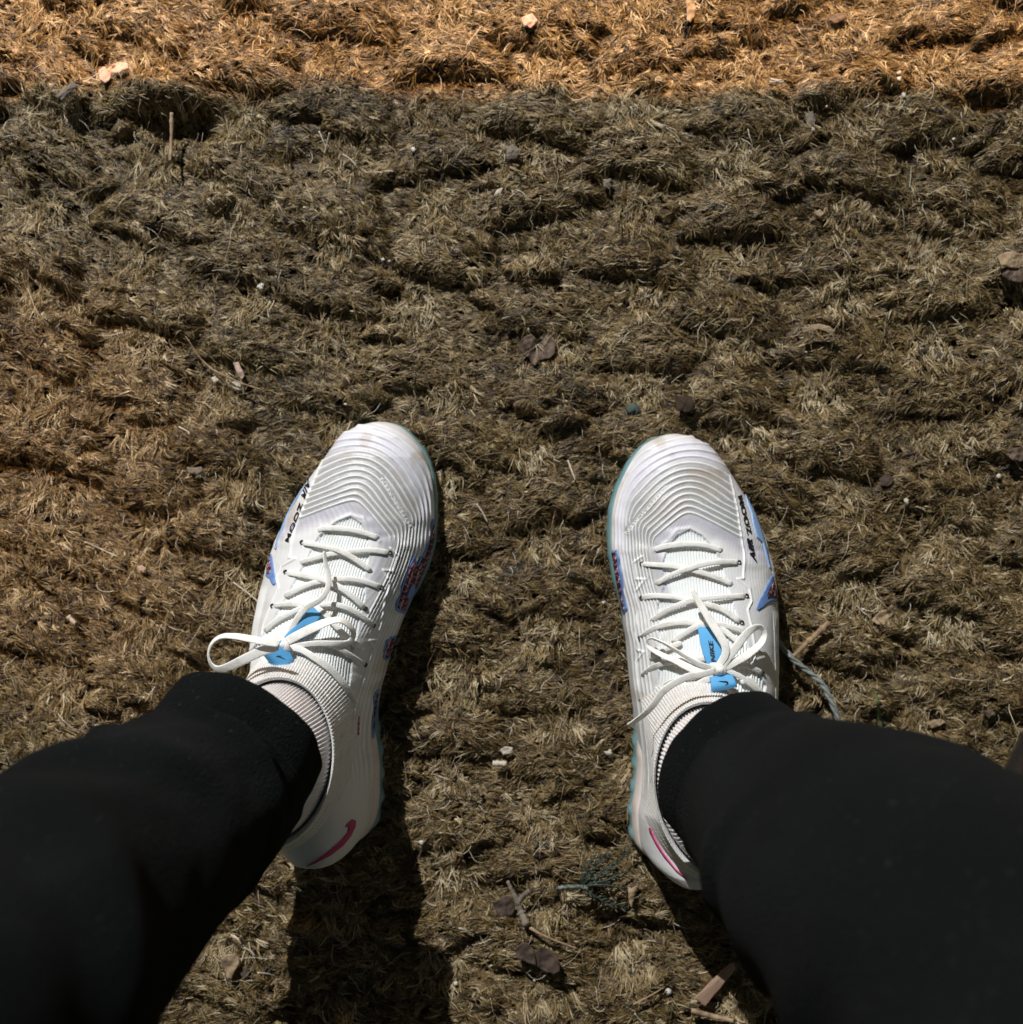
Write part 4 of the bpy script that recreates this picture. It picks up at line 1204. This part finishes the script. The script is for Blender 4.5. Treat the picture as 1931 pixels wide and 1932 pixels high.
M_twigdark = mat('brown_twig_bark', (.13, .085, .055), .8, .2, noise=(220, (.07, .045, .03), .4, .7), bump=(700, .7, .0006))
M_green = mat('grass_green', (.07, .11, .045), .55, .3, noise=(200, (.13, .15, .07), .4, .7))
M_conifer = mat('blue_green_conifer', (.032, .048, .036), .5, .3, noise=(300, (.075, .095, .078), .45, .75), bump=(800, .5, .0004))
M_stem = mat('silvery_green_stem', (.055, .075, .06), .55, .4, noise=(500, (.24, .28, .25), .45, .7), bump=(700, 1.0, .0012))
M_cord = mat('grey_teal_cord', (.20, .225, .22), .7, .2, noise=(240, (.33, .36, .355), .45, .7), bump=(900, .8, .0008))
M_card = mat('torn_cardboard', (.38, .26, .19), .85, .15, noise=(40, (.26, .17, .12), .4, .65), bump=(500, .4, .0005))
M_stone = mat('greenish_stone', (.13, .18, .16), .8, .2, noise=(200, (.08, .11, .10), .4, .7), bump=(500, .8, .001))

def flake(name, poly, mat_, label, cat, h=.0035, curl=.3, thick=.0004, seed=0, group=None, step=3.0, crease=None, tiltx=0, tilty=0):
    """leaf or flake from an outline given on the view grid; curved, with thickness, resting on the turf"""
    poly = [tuple(map(float, p)) for p in poly]
    cx = sum(p[0] for p in poly) / len(poly); cy = sum(p[1] for p in poly) / len(poly)
    z0 = ground_z(*D(cx, cy, 0)[:2])
    h = h - .0015
    base = D(cx, cy, z0 + h)
    pts = []
    for i in range(len(poly)):
        a = np.array(poly[i]); b = np.array(poly[(i + 1) % len(poly)])
        kk = max(1, int(np.hypot(*(b - a)) / step))
        for t in range(kk): pts.append(a + (b - a) * t / kk)
    pts = np.array(pts)
    x0, y0 = pts.min(0); x1, y1 = pts.max(0)
    sz = max(x1 - x0, y1 - y0)
    gx, gy = np.meshgrid(np.arange(x0, x1, step), np.arange(y0, y1, step)); gx = gx.ravel(); gy = gy.ravel()
    ins = in_poly(gx, gy, [tuple(p) for p in pts]) & (seg_dist(gx, gy, [tuple(p) for p in pts] + [tuple(pts[0])]) > step * .5)
    allp = [Vector(p) for p in pts] + [Vector((a, b)) for a, b in zip(gx[ins], gy[ins])]
    vo, eo, fo, *_ = delaunay_2d_cdt(allp, [(i, (i + 1) % len(pts)) for i in range(len(pts))], [], 1, 1e-3)
    vo = np.array([(v.x, v.y) for v in vo])
    rx = (vo[:, 0] - cx) / sz * 2; ry = (vo[:, 1] - cy) / sz * 2
    r = random.Random(seed); th = r.uniform(0, 3.14)
    aa = rx * math.cos(th) + ry * math.sin(th)
    m_sz = sz * K * CAM_H
    z = curl * .25 * m_sz * aa ** 2 + .10 * m_sz * (fbm(rx * 2 + seed, ry * 2, seed, 2) - .5) * 2 + m_sz * .5 * (tiltx * rx + tilty * ry)
    if crease is not None:
        (ax_, ay_), (bx_, by_) = crease
        dl = abs((bx_ - ax_) * (vo[:, 1] - ay_) - (by_ - ay_) * (vo[:, 0] - ax_)) / math.hypot(bx_ - ax_, by_ - ay_)
        z = z - np.exp(-dl / (sz * .10)) * .10 * m_sz
    zt = base[2] + z
    s = K * (CAM_H - zt)
    top = np.stack([(vo[:, 0] - 965.5) * s, (965.5 - vo[:, 1]) * s, zt], 1)
    bot = top.copy(); bot[:, 2] -= thick
    nv = len(vo); F = []; cnt = {}
    for f in fo:
        f = list(f); a, b, c = vo[f[0]], vo[f[1]], vo[f[2]]
        if (b[0]-a[0])*(c[1]-a[1]) - (b[1]-a[1])*(c[0]-a[0]) > 0: f = f[::-1]
        F.append(tuple(f))
        for i in range(len(f)): cnt[(f[i], f[(i + 1) % len(f)])] = 1
    F2 = F + [tuple(i + nv for i in f[::-1]) for f in F] + [(a, a + nv, b + nv, b) for (a, b) in cnt if (b, a) not in cnt]
    V3 = np.vstack([top, bot]); o_ = V3.mean(0)
    o = mesh_obj(name, V3 - o_, F2, mat_); o.location = o_
    return tag(o, label, cat, group)

def serrate(cx, cy, a, b, rot=0, n=26, depth=.12, seed=0, wedge=None):
    r = random.Random(seed); P = []
    for i in range(n):
        t = 2 * math.pi * i / n
        k_ = 1 + (depth if i % 2 else -depth) * r.uniform(.4, 1.3) + r.uniform(-.06, .06)
        x, y = a * math.cos(t) * k_, b * math.sin(t) * k_
        P.append((cx + x * math.cos(rot) - y * math.sin(rot), cy + x * math.sin(rot) + y * math.cos(rot)))
    return P

def rod(name, pts, r0, r1, mat_, label=None, cat=None, parent=None, flat=1.0, lift=.005, knots=0, group=None, seed=0, seg=9, absz=None):
    """twig or straw along grid points (u, v[, extra height])"""
    P = []
    for i, p in enumerate(pts):
        h = (p[2] if len(p) > 2 else 0)
        z0 = max(ground_z(*D(p[0], p[1], 0)[:2]), -.003) if absz is None else absz
        P.append(D(p[0], p[1], z0 + lift + h))
    P = catmull(P, 7)
    n = len(P); r = random.Random(seed)
    rad = np.linspace(r0, r1, n) * (1 + .16 * np.array([r.uniform(-1, 1) for _ in range(n)]))
    for q in range(knots):
        i = r.randrange(2, n - 2); rad[i] *= 1.5
    G = sweep_pts(P, 2 * rad if rad.size > 1 else rad, .001, seg=seg, power=2.2, taper=False)
    # make round: rebuild with thickness following the radius
    T = np.gradient(P, axis=0); T /= np.linalg.norm(T, axis=1)[:, None]
    Bv = np.cross(T, np.array([0, 0, 1.0])); Bv /= np.linalg.norm(Bv, axis=1)[:, None] + 1e-9; Nv = np.cross(Bv, T)
    a = np.linspace(0, 2 * math.pi, seg, endpoint=False)
    G = P[:, None] + rad[:, None, None] * (np.cos(a)[None, :, None] * Bv[:, None] + flat * np.sin(a)[None, :, None] * Nv[:, None])
    o_ = P[0] if parent is None else np.zeros(3)
    o = multi_grid(name, [G - o_], mat_, parent)
    if parent is None: o.location = o_
    else: o.matrix_parent_inverse = Matrix.Translation(-parent.location)
    if label: tag(o, label, cat, group)
    return o

def block(name, corners, th, mat_, label, cat, h=.004, tilt=0.0, group=None, seed=0):
    """split chip of wood or card: irregular slab with worn edges; corners on the view grid"""
    c = np.array(corners, float); cx, cy = c.mean(0)
    z0 = ground_z(*D(cx, cy, 0)[:2]) + h
    P = []
    for i in range(len(c)):
        a, b = c[i], c[(i + 1) % len(c)]
        for t in np.linspace(0, 1, 6, endpoint=False): P.append(a + (b - a) * t)
    P = np.array(P); r = np.random.default_rng(seed)
    P += r.normal(0, .7, P.shape)
    rows = []
    cen = P.mean(0)
    for f, dz in ((.0, 0), (.86, 0), (.97, -.12), (1.0, -.35), (1.0, -.8), (.96, -1), (0, -1)):
        q = cen + (P - cen) * f
        ti = (q - cen) @ np.array([math.cos(1.1), math.sin(1.1)]) * K * CAM_H * tilt
        z = z0 + th + dz * th + ti + r.normal(0, th * .05, len(q))
        s = K * (CAM_H - z)
        rows.append(np.stack([(q[:, 0] - 965.5) * s, (965.5 - q[:, 1]) * s, z], 1))
    G = np.stack(rows, 0); o_ = G.reshape(-1, 3).mean(0)
    o = grid_obj(name, G - o_, mat_, close_v=True); o.location = o_
    return tag(o, label, cat, group)

def crumb(u, v, r_, mat_, label, cat='crumb', name='crumb', group=None, seed=0, h=.004, sq=.5):
    r = random.Random(seed)
    bm = bmesh.new(); bmesh.ops.create_icosphere(bm, subdivisions=2, radius=1.15)
    for vtx in bm.verts:
        k_ = 1 + .75 * (float(value_noise(np.array([vtx.co.x * 1.6 + seed]), np.array([vtx.co.y * 1.6 + vtx.co.z * 2]), seed)[0]) - .5) * 2
        vtx.co = vtx.co * k_; vtx.co.z *= sq; vtx.co.x *= r.uniform(.8, 1.3)
    me = bpy.data.meshes.new(name); bm.to_mesh(me); bm.free()
    me.polygons.foreach_set('use_smooth', [True] * len(me.polygons))
    me.materials.append(mat_)
    o = bpy.data.objects.new(name, me); C.objects.link(o)
    z0 = ground_z(*D(u, v, 0)[:2])
    o.scale = (r_, r_, r_); o.location = D(u, v, z0 + h); o.rotation_euler = (0, 0, r.uniform(0, 6))
    return tag(o, label, cat, group)

# leaves
flake('dead_leaf', [(982,643),(990,634),(1003,629),(1008,634),(1014,641),(1020,636),(1027,628),(1037,629),(1045,637),(1049,652),(1046,668),(1038,675),(1027,677),(1018,680),(1009,689),(1002,682),(997,672),(989,668),(982,658)], M_leafbrown, 'folded grey brown leaf lying alone above the gap between the sneakers', 'leaf', crease=((1000,690),(1022,640)), seed=3, curl=.5, h=.007)
flake('dead_leaf', [(1645,1170),(1655,1158),(1664,1152),(1672,1150),(1684,1140),(1688,1147),(1687,1158),(1680,1166),(1676,1174),(1668,1180),(1656,1178),(1650,1172)], M_leaftan, 'tan serrated leaf to the right of the right hand sneaker', 'leaf', seed=5, curl=.4, h=.007, crease=((1645,1176),(1688,1150)))
flake('dead_leaf', [(1884,482),(1900,474),(1920,476),(1936,480),(1938,500),(1925,506),(1908,504),(1890,500)], M_leaftan, 'curled tan leaf cut off by the right edge, upper of the two halves', 'leaf', seed=6, h=.009, curl=.6)
flake('dead_leaf', [(1887,506),(1905,503),(1925,507),(1940,506),(1942,530),(1922,532),(1902,527),(1892,520)], M_leafbrown, 'curled brown leaf cut off by the right edge, lower of the two halves', 'leaf', seed=7, h=.008, curl=.6)
flake('dead_leaf', [(1732,660),(1748,655),(1765,660),(1782,667),(1785,680),(1775,690),(1757,692),(1742,686),(1733,674)], M_leafdark, 'dull brown leaf half sunk in the turf at the upper right', 'leaf', seed=8, h=.0045)
flake('dead_leaf', [(1660,902),(1672,896),(1685,898),(1688,908),(1678,917),(1664,916)], M_leafdark, 'small dark leaf right of the right hand toe cap', 'leaf', seed=9, h=.0045)
flake('dead_leaf', [(1904,842),(1918,846),(1934,838),(1940,855),(1930,870),(1912,868),(1900,858)], M_leafbrown, 'brown leaf cut off by the right edge, level with the toe caps', 'leaf', seed=10, h=.006)
flake('dead_leaf', [(946,1694),(958,1690),(968,1698),(972,1710),(970,1722),(962,1729),(955,1727),(950,1735),(940,1727),(932,1712),(930,1703),(938,1700)], M_leafdark, 'dark serrated leaf leaning on the stub of twig at bottom centre', 'leaf', seed=11, h=.006, curl=.4)
flake('dead_leaf', [(974,1788),(985,1778),(996,1779),(1004,1790),(1010,1802),(1012,1822),(990,1814),(974,1808)], M_leafdark, 'dark half leaf at bottom centre, left piece of the pair', 'leaf', seed=12, h=.009, curl=.2)
flake('dead_leaf', [(1013,1794),(1020,1785),(1034,1790),(1048,1800),(1056,1815),(1057,1832),(1046,1838),(1030,1834),(1014,1824)], M_leafdark, 'dark half leaf at bottom centre, right piece of the pair', 'leaf', seed=13, h=.009, curl=.2)
flake('dead_leaf', [(418,1808),(430,1800),(444,1800),(452,1808),(450,1822),(443,1832),(437,1848),(428,1848),(426,1836),(416,1824)], M_leaftan, 'tan torn leaf with a stalk stub beside the left trouser leg', 'leaf', seed=14, h=.007, curl=.4)
flake('dead_leaf', [(455,1826),(464,1822),(470,1832),(468,1846),(458,1848),(454,1838)], M_leafdark, 'small grey leaf scrap beside the left trouser leg', 'leaf', seed=15, h=.004)
flake('dead_leaf', [(186,132),(196,124),(202,130),(212,122),(226,116),(240,118),(242,128),(230,132),(224,138),(212,136),(206,150),(198,156),(188,150)], M_leafpink, 'pinkish crinkled leaf where the orange light ends at the upper left', 'leaf', seed=16, h=.008, curl=.7)
flake('dead_leaf', [(1294,-10),(1306,-8),(1314,14),(1311,30),(1303,41),(1297,38),(1296,14)], M_leaftan, 'narrow tan leaf cut off by the top edge', 'leaf', seed=17, h=.008)
flake('dead_leaf', [(1548,1354),(1564,1348),(1572,1340),(1580,1350),(1588,1368),(1580,1380),(1568,1370),(1556,1366)], M_chip, 'crumpled tan leaf scrap behind the teal cord', 'leaf', seed=18, h=.006, curl=.6)
flake('dead_leaf', [(1640,1380),(1655,1376),(1664,1384),(1662,1396),(1648,1394)], M_leaftan, 'tan leaf scrap at the foot of the green blade', 'leaf', seed=19, h=.005)
flake('dead_leaf', [(1750,1365),(1762,1358),(1778,1356),(1786,1362),(1774,1370),(1760,1374)], M_leaftan, 'small bright tan flake between the blade and the right edge', 'leaf', seed=20, h=.007)
flake('dead_leaf', [(1856,1342),(1872,1338),(1880,1348),(1866,1356)], M_leafbrown, 'small brown flake near the right edge above the trouser leg', 'leaf', seed=21, h=.005)
flake('dead_leaf', [(1856,1672),(1864,1668),(1868,1680),(1862,1700),(1857,1690)], M_leaftan, 'narrow tan leaf sliver beside the conifer sprig', 'leaf', seed=22, h=.006) if False else None
flake('dead_leaf', [(1855-670,1672),(1862-670,1676),(1875-670,1668),(1868-670,1690),(1862-670,1714),(1857-670,1700)], M_leaftan, 'narrow tan leaf sliver just right of the conifer sprig', 'leaf', seed=22, h=.007)
flake('dead_leaf', [(440,684),(450,682),(456,696),(462,708),(456,716),(448,706)], M_leafpink, 'pale pinkish leaf scrap over the bent straw stem', 'leaf', seed=23, h=.008)
flake('dead_leaf', [(398,712),(410,708),(414,718),(404,722)], M_pale, 'pale flake left of the bent straw stem', 'flake', seed=24, h=.007)
flake('dead_leaf', [(432,722),(446,718),(456,724),(452,736),(440,732)], M_pale, 'pale flake under the bent straw stem', 'flake', seed=25, h=.007)
flake('dead_leaf', [(352,880),(366,882),(380,880),(384,890),(372,894),(356,892)], M_chipgrey, 'curled grey flake left of the left hand toe cap', 'flake', seed=26, h=.008, curl=.8)
flake('dead_leaf', [(258,1068),(268,1066),(276,1072),(272,1080),(262,1078)], M_leafpink, 'round pinkish flake left of the left hand sneaker', 'flake', seed=27, h=.007)
flake('dead_leaf', [(1536,400),(1548,394),(1556,402),(1548,410)], M_leaftan, 'tiny tan flake in the upper right turf', 'flake', seed=28, h=.005)
flake('dead_leaf', [(1520,216),(1534,208),(1540,226),(1534,238),(1524,234)], M_chipgrey, 'grey flake just below the light edge, upper right', 'flake', seed=29, h=.006)
flake('dead_leaf', [(1560,30),(1590,22),(1600,34),(1576,44)], M_leafbrown, 'brown flake in the orange light at the top', 'flake', seed=30, h=.006)
flake('dead_leaf', [(984,32),(1004,24),(1016,38),(1002,52),(988,46)], M_leafpink, 'pinkish flake in the orange light, top centre', 'flake', seed=31, h=.006)

# chips of wood
block('wood_chip', [(137,152),(147,160),(118,190),(104,181)], .004, M_chipgrey, 'square cut grey wood chip on the light edge at the upper left', 'wood chip', h=.006, seed=1)
block('wood_chip', [(954,276),(968,272),(980,280),(976,300),(956,300)], .004, M_chipgrey, 'dark grey chip on top of two tan splinters, upper centre', 'wood chip', h=.006, seed=2)
rod('wood_chip', [(956,305),(966,308),(980,313)], .0011, .0008, M_chip, 'upper tan splinter below the dark grey chip', 'splinter', lift=.007, seed=3)
rod('wood_chip', [(963,315),(972,319),(980,323)], .0011, .0008, M_chip, 'lower tan splinter below the dark grey chip', 'splinter', lift=.007, seed=4)
block('wood_chip', [(1512,617),(1530,613),(1548,610),(1565,615),(1578,624),(1572,629),(1550,620),(1530,624),(1516,628)], .0014, M_chip, 'arched tan bark strip in the right half of the turf', 'bark strip', h=.009, seed=5)
block('wood_chip', [(1274,744),(1306,748),(1312,764),(1300,778),(1276,772)], .003, M_chipdark, 'dark bark chip above the right hand toe cap', 'bark chip', h=.004, seed=6)
block('wood_chip', [(1138,338),(1154,336),(1152,354),(1140,354)], .003, M_chipgrey, 'small grey chip in the upper middle turf', 'wood chip', h=.005, seed=7)
block('wood_chip', [(1453,146),(1478,149),(1481,154),(1470,158),(1454,155)], .002, M_pale, 'bleached flat chip in the orange light near the top', 'wood chip', h=.009, seed=8)
block('wood_chip', [(938,357),(950,352),(945,364),(932,369)], .002, M_pale, 'small bleached chip in the upper centre', 'wood chip', h=.008, seed=9)
rod('wood_chip', [(930,1440),(943,1440),(956,1441)], .0019, .0018, M_pale, 'pale cut piece of stalk between the two sneakers', 'stalk piece', lift=.009, seed=10)
flake('dead_leaf', [(944,1414),(954,1408),(968,1410),(966,1422),(950,1424)], M_pale, 'pale flake just above the cut stalk between the sneakers', 'flake', seed=33, h=.008)
block('cardboard_piece', [(1372,1821),(1385,1816),(1389,1830),(1330,1899),(1310,1882)], .0016, M_card, 'torn strip of cardboard in the shadow beside the right trouser leg', 'cardboard', h=.008, seed=11)
rod('wood_chip', [(128,1162),(136,1170),(142,1176)], .0016, .0013, M_pale, 'short pale stub left of the left hand sneaker', 'stalk piece', lift=.007, seed=12)
rod('wood_chip', [(1336,1497),(1344,1508)], .0014, .0014, M_chip, 'short tan stub low in the gap between the sneakers', 'stalk piece', lift=.006, seed=13) if False else rod('wood_chip', [(900,1482),(906,1492),(909,1500)], .0014, .0012, M_chip, 'short tan stub low in the gap between the sneakers', 'stalk piece', lift=.006, seed=13)

# twigs and straws
rod('twig', [(324,212),(324,240),(323,270),(322,292),(321,303)], .0013, .0009, M_twig, 'short upright twig standing in the dark pit at the upper left', 'twig', lift=.012, knots=1, seed=21)
t = rod('twig', [(355,640),(372,668),(398,694),(420,706),(455,722),(497,736)], .0006, .0005, M_twig, 'long bent straw stem above and left of the left hand sneaker', 'twig', lift=.009, seed=22)
rod('side_stem', [(398,694),(386,684),(350,634)], .0004, .0003, M_twig, parent=t, lift=.009, seed=23)
rod('twig', [(1497,1238),(1512,1224),(1530,1206),(1548,1190),(1565,1174)], .0013, .0021, M_twig, 'straight pale twig just right of the right hand sneaker', 'twig', lift=.008, knots=2, seed=24)
t = rod('twig', [(994,1746),(984,1722),(976,1700),(966,1680),(958,1662)], .0027, .0012, M_chipgrey, 'thick grey forked twig stub at bottom centre', 'twig', lift=.011, knots=1, seed=25)
rod('twig_fork', [(976,1703),(988,1690),(1000,1680)], .0022, .0014, M_chipgrey, parent=t, lift=.011, seed=26)
rod('twig', [(1000,1750),(1020,1762),(1052,1776),(1090,1790)], .0011, .0005, M_twig, 'thin tan stem running right from the forked twig stub', 'twig', lift=.007, seed=27)
rod('twig', [(1830-460,1520-130),(1846-460,1530-130),(1862-460,1540-130)], .001, .0008, M_twigdark, None, None) if False else None
rod('twig', [(868,1383),(885,1393),(898,1402),(908,1410)], .0010, .0006, M_twigdark, 'thin dark twig in the gap beside the left hand heel', 'twig', lift=.006, seed=28)
rod('twig', [(903,1392+0),(912,1400)], .0004, .0003, M_twig, None, None) if False else None
rod('twig', [(832,1498),(860,1500),(893,1503)], .0008, .0006, M_twigdark, 'dark straight twig in the shadow behind the left hand heel', 'twig', lift=.005, seed=29)
rod('twig', [(900,1386+230),(925,1400+230),(948,1412+230)], .0009, .0006, M_twigdark, 'reddish twig low in the gap, left of the forked stub', 'twig', lift=.006, seed=30) if False else rod('twig', [(930,1537),(955,1545),(975,1555),(990,1565)], .0010, .0006, M_twigdark, 'reddish twig across the gap between the heels', 'twig', lift=.007, seed=30)
rod('twig', [(1305,1906),(1325,1912),(1350,1918),(1385,1926)], .0019, .0015, M_twig, 'stout tan twig at the bottom edge beside the right trouser leg', 'twig', lift=.008, seed=31)
rod('twig', [(1200,1910),(1212,1898),(1222,1880),(1240,1862)], .0006, .0004, M_twig, 'thin bent stem at the bottom edge left of the shadow', 'twig', lift=.007, seed=32) if False else rod('twig', [(1195,1895),(1225,1880),(1255,1862)], .0006, .0004, M_twig, 'thin bent stem near the bottom edge left of the right shadow', 'twig', lift=.007, seed=32)
rod('straw', [(1198,1690+215),(1206,1925),(1212,1935)], .0008, .0007, M_pale, 'short white straw at the bottom edge right of centre', 'straw', lift=.006, seed=33) if False else None
sg = 'short bleached straws lying on the turf'
for i, (pp, lb) in enumerate([
    ([(602,247),(609,262),(616,281)], 'thick white straw, upper left of centre, steep one of the pair'),
    ([(647,290),(660,299),(673,312)], 'thick white straw, upper left of centre, slanting one of the pair'),
    ([(622,250),(617,270),(612,290)], 'thinner bleached straw crossing beside the steep white straw'),
    ([(32,662),(40,668),(47,677)], 'short white straw at the left edge'),
    ([(1874,655),(1880,664),(1886,673)], 'short white straw near the right edge'),
    ([(1198,1912),(1206,1922),(1214,1930)], 'short white straw at the bottom edge right of centre'),
    ([(338,805),(352,812),(358,818)], 'short pale straw left of the left hand toe cap'),
    ([(486,1835),(505,1837),(520,1842)], 'short pale straw beside the tan leaf at the left trouser leg'),
    ([(460,1787),(474,1795),(480,1802)], 'short bright straw near the left trouser leg'),
    ([(440,1098),(470,1120),(505,1150)], 'long pale straw left of the left hand sneaker'),
    ([(160,1022),(190,1035),(222,1050)], 'long thin straw at the left, level with the lace holes'),
    ([(1072,868),(1080,890),(1086,905)], 'short pale straw between the toe caps'),
    ([(900,950),(912,968),(920,985)], 'short pale straw beside the left hand toe cap')]):
    rod('straw', pp, .00055, .0004, M_pale, lb, 'straw', lift=.009, seed=40 + i, group=sg)

# white crumbs and small stones
cg = 'small white crumbs scattered on the turf'
for i, (u, v, r_, lb) in enumerate([
    (1697,137,.0022,'upper of three white crumbs in the orange light, right'), (1696,148,.0024,'middle of three white crumbs in the orange light, right'), (1707,179,.0026,'lowest of three white crumbs in the orange light, right'),
    (1535,243,.0022,'white crumb below the grey flake at the upper right'), (1560,200,.0013,'tiny white crumb just under the light edge'),
    (780,282,.0026,'pale crumb in the upper centre left turf'), (1935-95,258,.0016,'tiny crumb at the upper right'),
    (652,762,.0014,'white crumb above the left hand toe cap'), (724,488,.0017,'white crumb in the middle left turf'), (735,492,.0015,'pale crumb beside the white one in the middle left turf'),
    (795,1590,.0028,'pinkish stone in the shadow behind the left hand heel'), (860,1856,.0022,'white crumb at the bottom left of centre'), (651,1826+28,.0014,'white crumb between the trouser leg and the shadow'),
    (1261,1872,.0030,'largest white crumb, bottom right of centre'), (1009,1875-25,.0016,'tiny white crumb under the dark leaf pair'),
    (1711,944,.0032,'pale crumb right of the right hand toe cap'), (1630,1149,.0013,'tiny white crumb left of the tan serrated leaf'), (1634,1169,.0012,'tiny white crumb below left of the tan serrated leaf'),
    (1803,868,.0014,'white crumb at the far right'), (1140,1166-30,.0016,'pale crumb left of the right hand sneaker'), (492,540,.0036,'greyish stone in the upper left turf'),
    (98,1316,.0014,'white crumb above the left trouser leg'), (1800,262,.0015,'tiny white crumb at the upper right edge of the shade'), (1885,898-0,.002,'pale crumb near the right edge'),
    (134,1316-150,.0016,'pale crumb at the left'), (300,760,.0013,'tiny pale crumb in the warm light at the left')]):
    crumb(u, v, r_ * .52, M_white if i % 3 else M_pale, lb, group=cg, seed=i, h=.003)
crumb(1197, 772, .0036, M_stone, 'greenish stone left of the dark bark chip', 'stone', 'stone', seed=60, h=.004)
crumb(1150, 1420, .0022, M_pale, 'pale stone left of the right hand heel', 'stone', 'stone', seed=61, h=.005)

# green blade
rod('grass_blade', [(1653,1306,.004),(1656,1325,.002),(1660,1350,0),(1664,1382,0)], .0010, .0015, M_green, 'single green grass blade above the right trouser leg', 'grass blade', flat=.25, lift=.009, seed=70)

# teal cord beside the right shoe: three twisted strands
cord = empty('cord', tuple(D(1540, 1290, .005)))
tag(cord, 'grey teal twisted cord running from the right hand sneaker under the trouser leg', 'cord')
path = catmull([D(1452, 1190, .010), D(1474, 1217, .010), D(1497, 1243, .011), D(1524, 1265, .010), D(1550, 1288, .010), D(1566, 1316, .011), D(1580, 1352, .010), D(1590, 1390, .008)], 18)
T = np.gradient(path, axis=0); T /= np.linalg.norm(T, axis=1)[:, None]
Bv = np.cross(T, [0, 0, 1.0]); Bv /= np.linalg.norm(Bv, axis=1)[:, None]; Nv = np.cross(Bv, T)
ss = np.arange(len(path)) * .17
for j in range(3):
    ph = ss + j * 2.094
    p = path + .0010 * (np.cos(ph)[:, None] * Bv + np.sin(ph)[:, None] * Nv)
    o = multi_grid('strand', [sweep_pts(p, .0022, .0019, seg=9, power=2, taper=True)], M_cord, cord)
    o.matrix_parent_inverse = Matrix.Translation(-cord.location)

# conifer sprig
sprig = empty('conifer_sprig', tuple(D(1110, 1660, .01)))
tag(sprig, 'blue green conifer sprig with fine needles beside the right hand heel', 'sprig')
def needle_branch(p0, p1, n_side, ln, seed, bend=0.0, r=.0006):
    r_ = random.Random(seed)
    a = np.array(p0, float); b = np.array(p1, float); d = b - a; L = np.hypot(*d); d /= L; nrm = np.array([-d[1], d[0]])
    mid = (a + b) / 2 + nrm * bend
    pts = [tuple(a), tuple(mid), tuple(b)]
    zz = .012
    grids = []
    def seg3(pl, r0, r1):
        P = catmull([D(u, v, zz + h) for (u, v, h) in pl], 5)
        n = len(P); rad = np.linspace(r0, r1, n)
        T = np.gradient(P, axis=0); T /= np.linalg.norm(T, axis=1)[:, None]
        B = np.cross(T, [0, 0, 1.0]); B /= np.linalg.norm(B, axis=1)[:, None] + 1e-9; Nn = np.cross(B, T)
        aa = np.linspace(0, 2 * math.pi, 6, endpoint=False)
        grids.append(P[:, None] + rad[:, None, None] * (np.cos(aa)[None, :, None] * B[:, None] + np.sin(aa)[None, :, None] * Nn[:, None]))
    h0 = r_.uniform(-.002, .003)
    seg3([(a[0], a[1], 0), (mid[0], mid[1], h0), (b[0], b[1], h0 * .5)], r, r * .6)
    C3 = catmull([(a[0], a[1]), tuple(mid), tuple(b)], 10)
    for i in range(n_side):
        t = (i + .6) / n_side
        q = C3[int(t * (len(C3) - 1))]
        for s in (-1, 1):
            if r_.random() < .12: continue
            l = ln * (1 - .55 * t) * r_.uniform(.7, 1.2)
            dd = d * .85 + nrm * s * .62; dd /= np.hypot(*dd)
            e = q + dd * l; e2 = q + dd * l * .55 + nrm * s * l * .08
            hh = r_.uniform(-.002, .003)
            seg3([(q[0], q[1], h0 * .6), (e2[0], e2[1], hh * .6), (e[0], e[1], hh)], .00055, .00042)
    return grids
o = multi_grid('stem', [sweep_pts(catmull([D(1050, 1676, .012), D(1070, 1673, .013), D(1092, 1673, .013), D(1112, 1676, .012)], 8), .0030, .0026, power=2, seg=10)], M_stem, sprig)
o.matrix_parent_inverse = Matrix.Translation(-sprig.location)
br = [((1100,1675),(1184,1714),10,13,1,6), ((1096,1672),(1180,1676),8,12,2,-5), ((1098,1670),(1152,1610),10,14,3,-6), ((1104,1664),(1196,1592),12,13,4,9), ((1098,1671),(1124,1612),8,12,5,-5), ((1110,1668),(1186,1640),9,13,6,5)]
for b in br:
    o = multi_grid('branchlet', needle_branch(*b), M_conifer, sprig)
    o.matrix_parent_inverse = Matrix.Translation(-sprig.location)

# unseen street lamp body, added with a plate that trims the orange light
M_lampmetal = mat('galvanised_steel', (.25, .26, .27), .45, .4, metallic=.7, bump=(90, .2, .001))
lamp = empty('added_street_lamp', (1.7, 2.75, 0))
tag(lamp, 'unseen steel street lamp added with a light-cutting plate, standing in front of the seated person', 'street lamp')
loff = Matrix.Translation((-1.7, -2.75, 0))
tube('pole', [(1.7, 2.75, -.02), (1.7, 2.75, 1.7), (1.7, 2.75, 3.45)], .04, M_lampmetal, lamp, loff)
tube('arm', [(1.7, 2.75, 3.42), (1.0, 2.72, 3.46), (.2, 2.7, 3.46)], .022, M_lampmetal, lamp, loff)
def slab(name, lo, hi, m_):
    bm = bmesh.new(); bmesh.ops.create_cube(bm, size=1)
    for v_ in bm.verts:
        v_.co = Vector([lo[i] + (v_.co[i] + .5) * (hi[i] - lo[i]) for i in range(3)])
    bmesh.ops.bevel(bm, geom=bm.edges[:], offset=.003, segments=2, affect='EDGES')
    me = bpy.data.meshes.new(name); bm.to_mesh(me); bm.free(); me.materials.append(m_)
    o = bpy.data.objects.new(name, me); C.objects.link(o); o.parent = lamp; o.matrix_parent_inverse = loff
    return o
slab('lamp_head', (-.12, 2.36, 3.34), (.42, 2.86, 3.46), M_lampmetal)
slab('added_shield', (-.85, SHY - .006, SHZ), (1.15, SHY, 3.335), M_lampmetal)

# clean labels: every curved strand of the two bows keeps its own mesh; nothing is hidden
for o in bpy.data.objects:
    if o.type == 'EMPTY': o.hide_render = False
